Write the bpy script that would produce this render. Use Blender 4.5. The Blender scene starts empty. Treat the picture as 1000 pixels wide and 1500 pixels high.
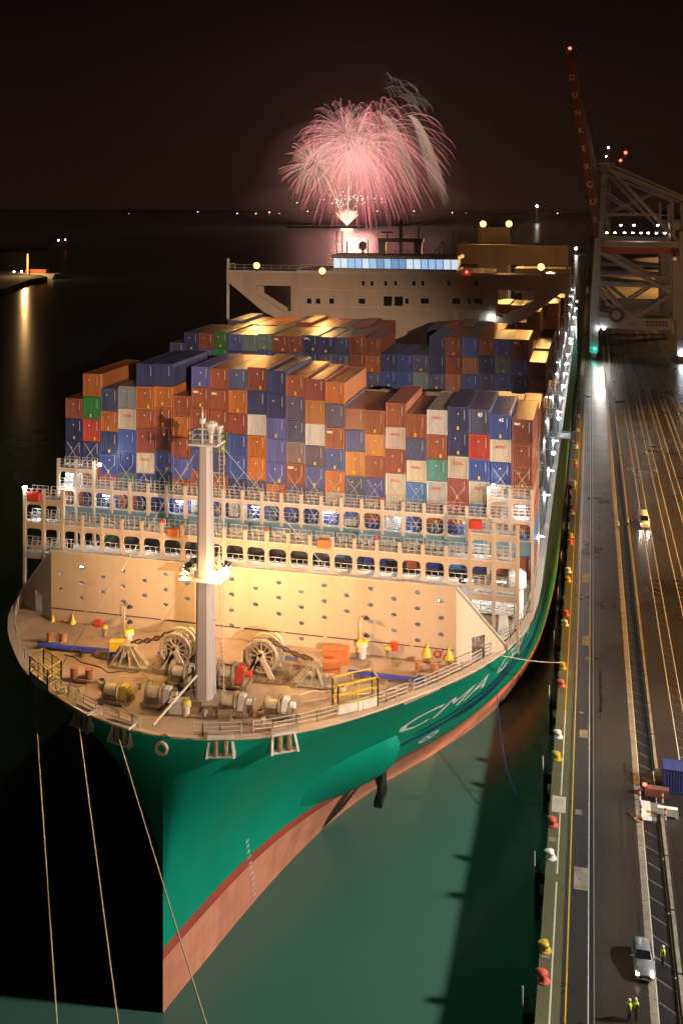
import bpy, bmesh, math, random
from mathutils import Vector, Matrix
R = math.radians
rnd = random.Random(7)
S = bpy.context.scene
COL = S.collection

# ------------------------------------------------------------------ camera
F, HZ, VX, EYE = 1480.0, 300.0, 866.0, 71.0      # focal length (px of a 1000 px wide frame), horizon row, quay vanishing column, eye height
YAW = math.atan((VX - 500) / F)
cd = bpy.data.cameras.new('camera'); cam = bpy.data.objects.new('camera', cd); COL.objects.link(cam)
cam.location = (0, 0, EYE); cam.rotation_euler = (math.pi / 2, 0, YAW)
cd.sensor_fit = 'VERTICAL'; cd.sensor_height = 36; cd.lens = F / 1500 * 36
cd.shift_y = -(750 - HZ) / 1500
cd.clip_start = 0.5; cd.clip_end = 40000
S.camera = cam
S.render.engine = 'CYCLES'
S.cycles.use_denoising = True; S.cycles.use_adaptive_sampling = True; S.cycles.adaptive_threshold = 0.03
S.cycles.max_bounces = 6; S.cycles.diffuse_bounces = 3; S.cycles.glossy_bounces = 3; S.cycles.volume_bounces = 0
S.cycles.sample_clamp_indirect = 4.0
S.cycles.caustics_reflective = False; S.cycles.caustics_refractive = False
S.view_settings.view_transform = 'Standard'; S.view_settings.look = 'None'
S.view_settings.exposure = 0.0; S.view_settings.gamma = 1.0

# ------------------------------------------------------------------ night sky
w = bpy.data.worlds.new('World'); S.world = w; w.use_nodes = True
nt = w.node_tree; nt.nodes.clear()
tc = nt.nodes.new('ShaderNodeTexCoord'); sp = nt.nodes.new('ShaderNodeSeparateXYZ'); nt.links.new(tc.outputs['Generated'], sp.inputs[0])
cr = nt.nodes.new('ShaderNodeValToRGB'); nt.links.new(sp.outputs['Z'], cr.inputs[0])
cr.color_ramp.elements[0].position = 0.0; cr.color_ramp.elements[0].color = (0.0125, 0.0056, 0.0036, 1)
cr.color_ramp.elements[1].position = 0.55; cr.color_ramp.elements[1].color = (0.0009, 0.0006, 0.0006, 1)
e = cr.color_ramp.elements.new(0.09); e.color = (0.0085, 0.0037, 0.0026, 1)
e = cr.color_ramp.elements.new(0.2); e.color = (0.0030, 0.0014, 0.0012, 1)
bg = nt.nodes.new('ShaderNodeBackground'); bg.inputs['Strength'].default_value = 1.0
wo = nt.nodes.new('ShaderNodeOutputWorld'); nt.links.new(cr.outputs[0], bg.inputs[0]); nt.links.new(bg.outputs[0], wo.inputs[0])

# ------------------------------------------------------------------ the big terminal lights
WLOC = {}
def light(name, kind, loc, power, color, target=None, size=60, blend=0.5, radius=0.4, parent=None):
    d = bpy.data.lights.new(name, kind); d.energy = power; d.color = color; d.shadow_soft_size = radius
    if kind == 'SPOT': d.spot_size = R(size); d.spot_blend = blend
    o = bpy.data.objects.new(name, d); COL.objects.link(o)
    if parent is not None: o.parent = parent; o.location = Vector(loc) - WLOC[parent]
    else: o.location = loc
    if target is not None:
        o.rotation_euler = (Vector(target) - Vector(loc)).to_track_quat('-Z', 'Y').to_euler()
    return o
FLOOD = (92, 99, 68)               # head of the floodlight mast on the apron beside the bow
FLOOD2 = (52, -58, 84)             # floodlights of the next crane along the quay, behind the viewpoint
light('flood_light', 'SPOT', FLOOD, 1000000, (0.95, 0.87, 0.74), (-24, 98, 4), 58, 0.7, 3.5)
light('crane_flood', 'SPOT', FLOOD2, 1800000, (1.0, 0.74, 0.54), (-33, 118, 40), 22, 0.9, 1.0)
light('moon', 'SUN', (0, 0, 300), 0.012, (0.75, 0.8, 1.0), (60, 120, 0)).data.angle = R(3)
SODIUM = (1.0, 0.50, 0.14)
YARD_MASTS = [(95, 170), (95, 270), (88, 370), (62, 545), (66, 640), (100, 800), (125, 980), (160, 1250)]

# ------------------------------------------------------------------ geometry helpers
def proj(X, Y, Z):
    s, c = math.sin(YAW), math.cos(YAW); d = -X * s + Y * c; l = X * c + Y * s
    return 500 + F * l / d, HZ + F * (EYE - Z) / d
def atZ(px, py, Z):                 # measured point of the photograph on a level plane
    s, c = math.sin(YAW), math.cos(YAW); d = F * (EYE - Z) / (py - HZ); l = (px - 500) * d / F
    return l * c - d * s, l * s + d * c
def atY(px, py, Y):                 # ... on a cross-ship plane
    s, c = math.sin(YAW), math.cos(YAW); t = (px - 500) / F; d = Y / (t * s + c); l = t * d
    return l * c - d * s, EYE - (py - HZ) * d / F

class MB:
    def __init__(s): s.v = []; s.f = []; s.mi = []; s.cur = 0; s.sm = []; s.smooth = False
    def add(s, vs, fs):
        o = len(s.v); s.v += [tuple(p) for p in vs]
        for f in fs: s.f.append(tuple(i + o for i in f)); s.mi.append(s.cur); s.sm.append(s.smooth)
        return s
    def box(s, c, d, rz=0, top=(1, 1)):
        x, y, z = d[0] / 2, d[1] / 2, d[2] / 2; P = []
        for k, (tx, ty) in ((-1, (1, 1)), (1, top)):
            for a, b in ((-1, -1), (1, -1), (1, 1), (-1, 1)):
                px, py = a * x * tx, b * y * ty
                P.append((c[0] + px * math.cos(rz) - py * math.sin(rz), c[1] + px * math.sin(rz) + py * math.cos(rz), c[2] + k * z))
        return s.add(P, [(3, 2, 1, 0), (4, 5, 6, 7), (0, 1, 5, 4), (1, 2, 6, 5), (2, 3, 7, 6), (3, 0, 4, 7)])
    def bx(s, x0, x1, y0, y1, z0, z1): return s.box(((x0 + x1) / 2, (y0 + y1) / 2, (z0 + z1) / 2), (x1 - x0, y1 - y0, z1 - z0))
    def _fr(s, a, b):
        a, b = Vector(a), Vector(b); d = (b - a).normalized()
        u = d.cross(Vector((0, 0, 1)))
        if u.length < 1e-4: u = Vector((1, 0, 0))
        u.normalize(); return a, b, u, d.cross(u)
    def bar(s, a, b, w, h=None):
        a, b, u, v = s._fr(a, b); h = h or w
        k = [(u * i * w / 2 + v * j * h / 2) for i, j in ((-1, -1), (1, -1), (1, 1), (-1, 1))]
        return s.add([a + q for q in k] + [b + q for q in k], [(3, 2, 1, 0), (4, 5, 6, 7), (0, 1, 5, 4), (1, 2, 6, 5), (2, 3, 7, 6), (3, 0, 4, 7)])
    def tube(s, a, b, r, n=8, r2=None):
        a, b, u, v = s._fr(a, b); r2 = r if r2 is None else r2; P = []
        for q, rr in ((a, r), (b, r2)):
            for i in range(n): t = 2 * math.pi * i / n; P.append(q + (u * math.cos(t) + v * math.sin(t)) * rr)
        fs = [(i, (i + 1) % n, n + (i + 1) % n, n + i) for i in range(n)]
        if r > 0: fs.append(tuple(range(n - 1, -1, -1)))
        if r2 > 0: fs.append(tuple(range(n, 2 * n)))
        return s.add(P, fs)
    def path(s, pts, r, n=6):
        pts = [Vector(p) for p in pts]; P = []; u = None
        for i, p in enumerate(pts):
            d = (pts[min(i + 1, len(pts) - 1)] - pts[max(i - 1, 0)]).normalized()
            if u is None:
                u = d.cross(Vector((0, 0, 1)))
                if u.length < 1e-3: u = d.cross(Vector((1, 0, 0)))
            u = (u - d * u.dot(d)).normalized(); v = d.cross(u)
            rr = r[i] if isinstance(r, (list, tuple)) else r
            for k in range(n): t = 2 * math.pi * k / n; P.append(p + (u * math.cos(t) + v * math.sin(t)) * rr)
        fs = []
        for i in range(len(pts) - 1):
            for k in range(n): fs.append((i * n + k, i * n + (k + 1) % n, (i + 1) * n + (k + 1) % n, (i + 1) * n + k))
        fs += [tuple(range(n - 1, -1, -1)), tuple(range((len(pts) - 1) * n, len(pts) * n))]
        return s.add(P, fs)
    def ring(s, c, axis, R0, r, n=20, m=6, a0=0, a1=2 * math.pi):
        c = Vector(c); axis = Vector(axis).normalized(); u = axis.orthogonal().normalized(); v = axis.cross(u); P = []; full = abs(a1 - a0 - 2 * math.pi) < 1e-6
        N = n if full else n + 1
        for i in range(N):
            t = a0 + (a1 - a0) * i / n; d = u * math.cos(t) + v * math.sin(t)
            for k in range(m): q = 2 * math.pi * k / m; P.append(c + d * (R0 + r * math.cos(q)) + axis * r * math.sin(q))
        fs = []
        for i in range(n):
            j = (i + 1) % N
            for k in range(m): fs.append((i * m + k, j * m + k, j * m + (k + 1) % m, i * m + (k + 1) % m))
        return s.add(P, fs)
    def lathe(s, c, prof, n=16, axis='Z'):
        P = []
        for r, h in prof:
            for i in range(n):
                t = 2 * math.pi * i / n; a, b = r * math.cos(t), r * math.sin(t)
                q = (a, b, h) if axis == 'Z' else ((h, a, b) if axis == 'X' else (b, h, a))
                P.append((c[0] + q[0], c[1] + q[1], c[2] + q[2]))
        fs = []
        for j in range(len(prof) - 1):
            for i in range(n): fs.append((j * n + i, j * n + (i + 1) % n, (j + 1) * n + (i + 1) % n, (j + 1) * n + i))
        fs += [tuple(range(n - 1, -1, -1)), tuple(range((len(prof) - 1) * n, len(prof) * n))]
        return s.add(P, fs)
    def prism(s, poly, y0, y1):        # polygon in X-Z, extruded along Y
        n = len(poly); P = [(x, y0, z) for x, z in poly] + [(x, y1, z) for x, z in poly]
        return s.add(P, [tuple(range(n)), tuple(range(2 * n - 1, n - 1, -1))] + [(i, n + i, n + (i + 1) % n, (i + 1) % n) for i in range(n)])
    def prismx(s, poly, x0, x1):       # polygon in Y-Z, extruded along X
        n = len(poly); P = [(x0, y, z) for y, z in poly] + [(x1, y, z) for y, z in poly]
        return s.add(P, [tuple(range(n - 1, -1, -1)), tuple(range(n, 2 * n))] + [(i, (i + 1) % n, n + (i + 1) % n, n + i) for i in range(n)])
    def sheet(s, poly, z): return s.add([(x, y, z) for x, y in poly], [tuple(range(len(poly)))])
    def mesh(s, name, mats, org=(0, 0, 0)):
        me = bpy.data.meshes.new(name); me.from_pydata([(a - org[0], b - org[1], c - org[2]) for a, b, c in s.v], [], s.f)
        for m in (mats if isinstance(mats, (list, tuple)) else [mats]): me.materials.append(m)
        me.polygons.foreach_set('material_index', s.mi); me.polygons.foreach_set('use_smooth', s.sm)
        bm = bmesh.new(); bm.from_mesh(me); bmesh.ops.recalc_face_normals(bm, faces=bm.faces); bm.to_mesh(me); bm.free()
        return me
    def org(s):
        xs, ys, zs = zip(*s.v); return Vector(((min(xs) + max(xs)) / 2, (min(ys) + max(ys)) / 2, min(zs)))

def tag(o, label=None, cat=None, group=None, kind=None):
    if label: o['label'] = label
    if cat: o['category'] = cat
    if group: o['group'] = group
    if kind: o['kind'] = kind
    return o
def link(o, loc, parent=None):
    COL.objects.link(o); WLOC[o] = Vector(loc)
    if parent is not None: o.parent = parent; o.location = Vector(loc) - WLOC[parent]
    else: o.location = loc
    return o
def obj(name, mb, mats, parent=None):          # world-space builder -> one mesh object, origin at its base
    og = mb.org(); return link(bpy.data.objects.new(name, mb.mesh(name, mats, og)), og, parent)
def inst(name, me, loc, parent=None, rz=0, mats=None):      # shared mesh placed at a point
    o = bpy.data.objects.new(name, me); link(o, loc, parent); o.rotation_euler = (0, 0, rz)
    if mats is not None:
        for i, m in enumerate(mats): o.material_slots[i].link = 'OBJECT'; o.material_slots[i].material = m
    return o
def empty(name, loc, label=None, cat=None, group=None, parent=None):
    o = bpy.data.objects.new(name, None); link(o, loc, parent); o.empty_display_size = 0.5; return tag(o, label, cat, group)
def build(name, mats, fn, parent=None):
    m = MB(); fn(m); return obj(name, m, mats, parent)

_txt = {}
def text_mesh(txt, size, mat, bold=0.0):
    k = (txt, size, mat.name)
    if k in _txt: return _txt[k]
    c = bpy.data.curves.new('lettering', 'FONT'); c.body = txt; c.size = size; c.extrude = 0.004; c.offset = bold; c.resolution_u = 2
    c.align_x = 'CENTER'; c.align_y = 'CENTER'
    o = bpy.data.objects.new('lettering', c); COL.objects.link(o)
    me = bpy.data.meshes.new_from_object(o.evaluated_get(bpy.context.evaluated_depsgraph_get()))
    bpy.data.objects.remove(o); me.materials.clear(); me.materials.append(mat); me.name = 'lettering'; _txt[k] = me
    return me
def wall_text(txt, size, mat, loc, parent, name='lettering', bold=0.0, tilt=None):   # upright print on a face that looks to -Y
    o = inst(name, text_mesh(txt, size, mat, bold), loc, parent)
    o.rotation_euler = (math.pi / 2, 0, 0) if tilt is None else (Matrix.Rotation(tilt, 4, 'Y') @ Matrix.Rotation(math.pi / 2, 4, 'X')).to_euler()
    return o
def holed(name, outer, holes, t, mat, org=(0, 0, 0)):      # plate in X-Z with real openings, thickness t along Y
    c = bpy.data.curves.new(name, 'CURVE'); c.dimensions = '2D'; c.fill_mode = 'BOTH'; c.extrude = t / 2
    for L in [outer] + holes:
        sp = c.splines.new('POLY'); sp.points.add(len(L) - 1); sp.use_cyclic_u = True
        for p, (x, z) in zip(sp.points, L): p.co = (x, z, 0, 1)
    o = bpy.data.objects.new(name, c); COL.objects.link(o)
    me = bpy.data.meshes.new_from_object(o.evaluated_get(bpy.context.evaluated_depsgraph_get()))
    bpy.data.objects.remove(o); me.transform(Matrix.Rotation(math.pi / 2, 4, 'X')); me.transform(Matrix.Translation(-Vector(org)))
    me.materials.clear(); me.materials.append(mat); me.name = name; return me
def oval(x, z, a, b, n=12): return [(x + a * math.copysign(abs(math.cos(t)) ** .7, math.cos(t)), z + b * math.copysign(abs(math.sin(t)) ** .7, math.sin(t))) for t in [2 * math.pi * i / n for i in range(n)]]
def rrect(x0, x1, z0, z1, r, n=4):
    P = []
    for cx, cz, a0 in ((x1 - r, z1 - r, 0), (x0 + r, z1 - r, 90), (x0 + r, z0 + r, 180), (x1 - r, z0 + r, 270)):
        for i in range(n + 1): t = R(a0 + 90 * i / n); P.append((cx + r * math.cos(t), cz + r * math.sin(t)))
    return P

# ------------------------------------------------------------------ materials
def mat(name, col, rough=0.5, metal=0.0, var=0.25, scale=0.6, bump=0.0, dirt=0.0, dirtcol=(0.05, 0.03, 0.02), spec=0.5, streak=False, perobj=0.0, emit=None, es=0.0, rvar=0.12):
    m = bpy.data.materials.new(name); m.use_nodes = True; n = m.node_tree; N = n.nodes; L = n.links
    b = N['Principled BSDF']; b.inputs['Roughness'].default_value = rough; b.inputs['Metallic'].default_value = metal
    b.inputs['Specular IOR Level'].default_value = spec
    if emit: b.inputs['Emission Color'].default_value = (*emit, 1); b.inputs['Emission Strength'].default_value = es
    t = N.new('ShaderNodeTexCoord'); src = t.outputs['Object']
    if streak:
        mp = N.new('ShaderNodeMapping'); L.new(src, mp.inputs[0]); mp.inputs['Scale'].default_value = (1, 1, 0.15); src = mp.outputs[0]
    no = N.new('ShaderNodeTexNoise'); no.noise_dimensions = '4D'; no.inputs['Scale'].default_value = scale; no.inputs['Detail'].default_value = 6; no.inputs['Roughness'].default_value = 0.65
    L.new(src, no.inputs['Vector'])
    oi = N.new('ShaderNodeObjectInfo'); mu = N.new('ShaderNodeMath'); mu.operation = 'MULTIPLY'; mu.inputs[1].default_value = 40; L.new(oi.outputs['Random'], mu.inputs[0]); L.new(mu.outputs[0], no.inputs['W'])
    rp = N.new('ShaderNodeMapRange'); rp.inputs[1].default_value = 0.3; rp.inputs[2].default_value = 0.7; rp.inputs[3].default_value = 1 - var; rp.inputs[4].default_value = 1 + var * 0.5
    L.new(no.outputs[0], rp.inputs[0])
    val = rp.outputs[0]
    if perobj:
        pr = N.new('ShaderNodeMapRange'); pr.inputs[3].default_value = 1 - perobj; pr.inputs[4].default_value = 1 + perobj; L.new(oi.outputs['Random'], pr.inputs[0])
        mm = N.new('ShaderNodeMath'); mm.operation = 'MULTIPLY'; L.new(val, mm.inputs[0]); L.new(pr.outputs[0], mm.inputs[1]); val = mm.outputs[0]
    vm = N.new('ShaderNodeVectorMath'); vm.operation = 'SCALE'; vm.inputs[0].default_value = col; L.new(val, vm.inputs['Scale'])
    out = vm.outputs[0]
    if dirt:
        d2 = N.new('ShaderNodeTexNoise'); d2.noise_dimensions = '4D'; d2.inputs['Scale'].default_value = scale * 3.1; d2.inputs['Detail'].default_value = 8; L.new(src, d2.inputs['Vector']); L.new(mu.outputs[0], d2.inputs['W'])
        dr = N.new('ShaderNodeMapRange'); dr.inputs[1].default_value = 0.52; dr.inputs[2].default_value = 0.74; dr.inputs[4].default_value = dirt; L.new(d2.outputs[0], dr.inputs[0])
        mx = N.new('ShaderNodeMix'); mx.data_type = 'RGBA'; L.new(dr.outputs[0], mx.inputs[0]); L.new(out, mx.inputs[6]); mx.inputs[7].default_value = (*dirtcol, 1); out = mx.outputs[2]
    L.new(out, b.inputs['Base Color'])
    rr = N.new('ShaderNodeMapRange'); rr.inputs[3].default_value = max(0.05, rough - rvar); rr.inputs[4].default_value = min(1, rough + rvar); L.new(no.outputs[0], rr.inputs[0]); L.new(rr.outputs[0], b.inputs['Roughness'])
    if bump:
        bp = N.new('ShaderNodeBump'); bp.inputs['Strength'].default_value = bump; bp.inputs['Distance'].default_value = 0.05; b2 = N.new('ShaderNodeTexNoise'); b2.inputs['Scale'].default_value = scale * 8; b2.inputs['Detail'].default_value = 4
        L.new(src, b2.inputs['Vector']); L.new(b2.outputs[0], bp.inputs['Height']); L.new(bp.outputs[0], b.inputs['Normal'])
    return m
def glow(name, col, strength):
    m = bpy.data.materials.new(name); m.use_nodes = True; N = m.node_tree.nodes; N.clear(); e = N.new('ShaderNodeEmission'); e.inputs[0].default_value = (*col, 1); e.inputs[1].default_value = strength
    o = N.new('ShaderNodeOutputMaterial'); m.node_tree.links.new(e.outputs[0], o.inputs[0]); return m

def plated(m, bw, bh, seam, tone=0.0, tonecol=(0, 0, 0)):      # welded plates: seam relief, and plates painted in slightly different tones
    n = m.node_tree; N = n.nodes; L = n.links; b = N['Principled BSDF']; t = N.new('ShaderNodeTexCoord'); sx = N.new('ShaderNodeSeparateXYZ'); L.new(t.outputs['Object'], sx.inputs[0])
    cb = N.new('ShaderNodeCombineXYZ'); L.new(sx.outputs['Y'], cb.inputs[0]); L.new(sx.outputs['Z'], cb.inputs[1]); br = N.new('ShaderNodeTexBrick'); L.new(cb.outputs[0], br.inputs['Vector'])
    br.inputs['Scale'].default_value = 1; br.inputs['Brick Width'].default_value = bw; br.inputs['Row Height'].default_value = bh; br.inputs['Mortar Size'].default_value = .02; br.inputs['Mortar Smooth'].default_value = .6; br.inputs['Color1'].default_value = (0, 0, 0, 1); br.inputs['Color2'].default_value = (1, 1, 1, 1); br.inputs['Mortar'].default_value = (0, 0, 0, 1); br.inputs['Bias'].default_value = -.2
    no = N.new('ShaderNodeTexNoise'); no.inputs['Scale'].default_value = .35; no.inputs['Detail'].default_value = 3; L.new(t.outputs['Object'], no.inputs['Vector'])
    mm = N.new('ShaderNodeMath'); mm.operation = 'MULTIPLY_ADD'; L.new(br.outputs['Fac'], mm.inputs[0]); mm.inputs[1].default_value = -.5; L.new(no.outputs[0], mm.inputs[2])
    bp = N.new('ShaderNodeBump'); bp.inputs['Strength'].default_value = seam; bp.inputs['Distance'].default_value = .08; L.new(mm.outputs[0], bp.inputs['Height']); L.new(bp.outputs[0], b.inputs['Normal'])
    if tone:
        old = b.inputs['Base Color'].links[0].from_socket; f = N.new('ShaderNodeMath'); f.operation = 'MULTIPLY'; L.new(br.outputs['Color'], f.inputs[0]); f.inputs[1].default_value = tone
        mx = N.new('ShaderNodeMix'); mx.data_type = 'RGBA'; L.new(f.outputs[0], mx.inputs[0]); L.new(old, mx.inputs[6]); mx.inputs[7].default_value = (*tonecol, 1); L.new(mx.outputs[2], b.inputs['Base Color'])
    return m
M = dict(
    green=plated(mat('hull_green_paint', (0.001, 0.250, 0.155), 0.45, var=0.16, scale=0.09, dirt=0.35, dirtcol=(0.004, 0.15, 0.10), streak=True, spec=.25), 9, 2.6, .6, .22, (0.002, 0.19, 0.125)),
    boot=plated(mat('hull_boot_red', (0.34, 0.060, 0.038), 0.55, var=0.25, scale=0.2, dirt=.3, dirtcol=(.2, .05, .03), streak=True), 9, 2.6, .3),
    pink=plated(mat('hull_faded_antifouling', (0.58, 0.22, 0.135), 0.65, var=0.25, scale=0.35, dirt=0.45, dirtcol=(0.3, 0.09, 0.055), streak=True), 2.4, .95, .25, .3, (0.34, 0.085, 0.05)),
    tan=mat('cream_deckhouse_paint', (0.50, 0.37, 0.265), 0.5, var=0.14, scale=0.15, dirt=0.3, dirtcol=(0.30, 0.17, 0.09), streak=True),
    deck=mat('worn_deck_paint', (0.40, 0.27, 0.19), 0.6, var=0.35, scale=0.18, dirt=0.6, dirtcol=(0.17, 0.105, 0.065), bump=0.2),
    steel=mat('pale_steel_paint', (0.55, 0.49, 0.43), 0.5, var=0.2, scale=0.8, dirt=0.3, dirtcol=(0.25, 0.13, 0.06)),
    teal=mat('blue_grey_girder_paint', (0.16, 0.25, 0.27), 0.5, var=0.2, scale=0.3, dirt=0.2),
    rail=mat('white_rail_paint', (0.46, 0.41, 0.35), 0.5, var=0.15, scale=1.5),
    grease=mat('greased_winch_steel', (0.33, 0.23, 0.13), 0.5, 0.3, var=0.5, scale=2.5, dirt=0.6, dirtcol=(0.07, 0.045, 0.025)),
    wheel=mat('worn_wheel_paint', (0.38, 0.30, 0.21), 0.5, 0.1, var=0.4, scale=2, dirt=0.5, dirtcol=(0.1, 0.06, 0.03)),
    rope=mat('pale_rope', (0.55, 0.45, 0.30), 0.85, var=0.3, scale=4),
    chain=mat('rusty_chain', (0.10, 0.055, 0.035), 0.6, 0.4, var=0.5, scale=3),
    black=mat('black_rubber', (0.012, 0.012, 0.013), 0.6, var=0.3, scale=2),
    yellow=mat('yellow_paint', (0.60, 0.41, 0.035), 0.5, var=0.25, scale=1.5, dirt=0.4),
    red=mat('red_paint', (0.52, 0.045, 0.025), 0.45, var=0.2, scale=1.5, dirt=0.2),
    coral=mat('faded_red_paint', (0.62, 0.11, 0.07), 0.5, var=0.2, scale=2, dirt=0.2),
    orange=mat('orange_paint', (0.46, 0.135, 0.04), 0.5, var=0.2, scale=1.5),
    bitt=mat('worn_orange_bitt_paint', (0.40, 0.17, 0.075), 0.55, var=0.3, scale=2, dirt=0.4, dirtcol=(0.15, 0.08, 0.04)),
    mastp=mat('mast_paint', (0.40, 0.335, 0.31), 0.45, var=0.12, scale=0.3, dirt=0.15, streak=True),
    white=mat('white_paint', (0.75, 0.74, 0.72), 0.4, var=0.12, scale=1.5, dirt=0.2, dirtcol=(0.3, 0.25, 0.2)),
    navyp=mat('navy_print', (0.012, 0.03, 0.09), 0.45, var=0.1),
    tarp=mat('blue_tarpaulin', (0.035, 0.045, 0.30), 0.55, var=0.4, scale=1.2, bump=0.5),
    glass=mat('dark_window_glass', (0.01, 0.012, 0.015), 0.08, var=0.1, spec=0.8),
    asphalt=mat('wet_asphalt', (0.036, 0.031, 0.028), 0.30, var=0.35, scale=0.07, dirt=0.55, dirtcol=(0.022, 0.02, 0.02), bump=0.25, rvar=.3),
    asphalt2=mat('dark_apron_asphalt', (0.034, 0.029, 0.027), 0.28, var=0.45, scale=0.05, dirt=0.6, dirtcol=(0.015, 0.014, 0.014), bump=0.25, rvar=.3),
    kerb=mat('mossy_quay_concrete', (0.105, 0.10, 0.05), 0.75, var=0.3, scale=0.25, dirt=0.5, dirtcol=(0.055, 0.06, 0.02), bump=0.4),
    puddle=mat('rain_wet_asphalt', (0.03, 0.027, 0.026), 0.16, var=0.3, scale=0.3, rvar=.1),
    conc=mat('mottled_concrete', (0.24, 0.21, 0.17), 0.75, var=0.4, scale=0.8, dirt=0.7, dirtcol=(0.06, 0.05, 0.035), bump=0.4),
    line=mat('worn_white_line', (0.62, 0.60, 0.55), 0.6, var=0.3, scale=1.2, dirt=0.45, dirtcol=(0.15, 0.13, 0.11)),
    hatchl=mat('faded_hatch_line', (0.30, 0.28, 0.25), 0.6, var=0.4, scale=.5, dirt=0.7, dirtcol=(0.07, 0.06, 0.055)),
    yline=mat('worn_yellow_line', (0.62, 0.40, 0.03), 0.6, var=0.3, scale=1.2, dirt=0.35, dirtcol=(0.16, 0.12, 0.04)),
    trench=mat('trench_dark', (0.012, 0.012, 0.016), 0.5, var=0.4, scale=1),
    railsteel=mat('worn_rail_steel', (0.45, 0.40, 0.36), 0.35, 0.7, var=0.3, scale=1),
    crane=mat('crane_grey_paint', (0.29, 0.26, 0.255), 0.5, var=0.18, scale=0.15, dirt=0.2, dirtcol=(0.2, 0.13, 0.09), streak=True),
    cranered=mat('crane_red_paint', (0.30, 0.045, 0.028), 0.5, var=0.2, scale=0.2),
    brown=mat('dark_red_reel', (0.13, 0.03, 0.022), 0.6, var=0.3, scale=0.6),
    rock=mat('dark_breakwater_stone', (0.06, 0.055, 0.05), 0.9, var=0.5, scale=0.05),
    silver=mat('silver_car_paint', (0.42, 0.46, 0.54), 0.25, 0.6, var=0.05),
    vest=mat('hi_vis_vest', (0.55, 0.75, 0.03), 0.7, var=0.1),
    cloth=mat('dark_work_clothes', (0.02, 0.025, 0.05), 0.85, var=0.3, scale=3),
    skin=mat('skin', (0.45, 0.26, 0.18), 0.6, var=0.05),
    led=glow('cool_led', (0.80, 0.92, 1.0), 60), ledwarm=glow('warm_flood_lens', (1.0, 0.62, 0.24), 60),
    sod=glow('sodium_lens', (1.0, 0.44, 0.08), 8), redl=glow('red_beacon', (1.0, 0.03, 0.02), 25), greenl=glow('green_signal', (0.02, 0.9, 0.6), 12),
    headl=glow('headlamp_glow', (1.0, 0.75, 0.45), 8), orangel=glow('indicator_glow', (1.0, 0.35, 0.05), 6),
    bridgewin=mat('lit_bridge_window', (0.3, 0.5, 0.7), 0.1, var=0.6, scale=0.5, emit=(0.42, 0.68, 1.0), es=0.75),
    bridgewin2=mat('dim_bridge_window', (0.2, 0.4, 0.6), 0.1, var=0.6, scale=0.5, emit=(0.30, 0.58, 1.0), es=0.5),
    bridgewin3=mat('pale_bridge_window', (0.5, 0.6, 0.7), 0.1, var=0.6, scale=0.5, emit=(0.70, 0.85, 1.0), es=0.85),
    farl=glow('far_lamp', (1.0, 0.55, 0.2), 14), farw=glow('far_white_lamp', (1.0, 0.9, 0.75), 40),
)
CC = dict(   # container paints
    orange=(0.50, 0.15, 0.030), lorange=(0.55, 0.22, 0.06), rust=(0.33, 0.085, 0.035), brown=(0.22, 0.055, 0.030), salmon=(0.36, 0.14, 0.085), redbrown=(0.30, 0.065, 0.045),
    red=(0.52, 0.055, 0.030), navy=(0.028, 0.035, 0.125), slate=(0.075, 0.082, 0.17), purple=(0.115, 0.085, 0.155), violet=(0.095, 0.105, 0.34), blue=(0.05, 0.09, 0.33),
    royal=(0.03, 0.05, 0.25), bright=(0.06, 0.19, 0.45), green=(0.02, 0.21, 0.035), dgreen=(0.05, 0.13, 0.04), teal=(0.10, 0.30, 0.26), tealgrey=(0.13, 0.20, 0.20), greengrey=(0.10, 0.13, 0.08),
    grey=(0.24, 0.25, 0.27), mauve=(0.27, 0.17, 0.19), white=(0.60, 0.56, 0.52), cream=(0.62, 0.53, 0.40), pinkwhite=(0.60, 0.47, 0.42))
CC = {k: tuple(.84 * q + .022 for q in v) for k, v in CC.items()}
CM = {k: mat('container_paint_' + k, v, 0.38, var=0.28, scale=0.5, dirt=0.5, dirtcol=tuple(0.35 * q + 0.02 for q in v), streak=True, perobj=0.14) for k, v in CC.items()}
WORD = dict(orange='orange', lorange='light orange', rust='rust coloured', brown='dark brown', salmon='salmon brown', redbrown='red-brown', red='bright red', navy='navy', slate='slate blue', purple='purple-grey', violet='violet blue', blue='blue', royal='royal blue', bright='sky blue', green='green', dgreen='dark green', teal='teal', tealgrey='teal-grey', greengrey='green-grey', grey='grey', mauve='mauve grey', white='white', cream='cream', pinkwhite='pinkish white')
ORD = ['first', 'second', 'third', 'fourth', 'fifth', 'sixth', 'seventh', 'eighth', 'ninth', 'tenth', 'eleventh', 'twelfth', 'thirteenth', 'fourteenth', 'fifteenth', 'sixteenth', 'seventeenth', 'eighteenth', 'nineteenth', 'twentieth', 'twenty-first', 'twenty-second', 'twenty-third', 'twenty-fourth']

# ================================================================== WATER
def water_mat():
    m = bpy.data.materials.new('harbour_water'); m.use_nodes = True; n = m.node_tree; N = n.nodes; L = n.links; b = N['Principled BSDF']
    b.inputs['Base Color'].default_value = (0.055, 0.135, 0.108, 1); b.inputs['Roughness'].default_value = 0.24; b.inputs['IOR'].default_value = 1.33
    t = N.new('ShaderNodeTexCoord'); no = N.new('ShaderNodeTexNoise'); no.inputs['Scale'].default_value = 0.12; no.inputs['Detail'].default_value = 5; L.new(t.outputs['Object'], no.inputs['Vector'])
    bp = N.new('ShaderNodeBump'); bp.inputs['Strength'].default_value = 0.25; bp.inputs['Distance'].default_value = 0.35; L.new(no.outputs[0], bp.inputs['Height']); L.new(bp.outputs[0], b.inputs['Normal'])
    return m
M['water'] = water_mat()
tag(build('water', M['water'], lambda m: m.sheet([(-13000, -280), (13000, -280), (13000, 15800), (-13000, 15800)], 0)), kind='structure')

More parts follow.
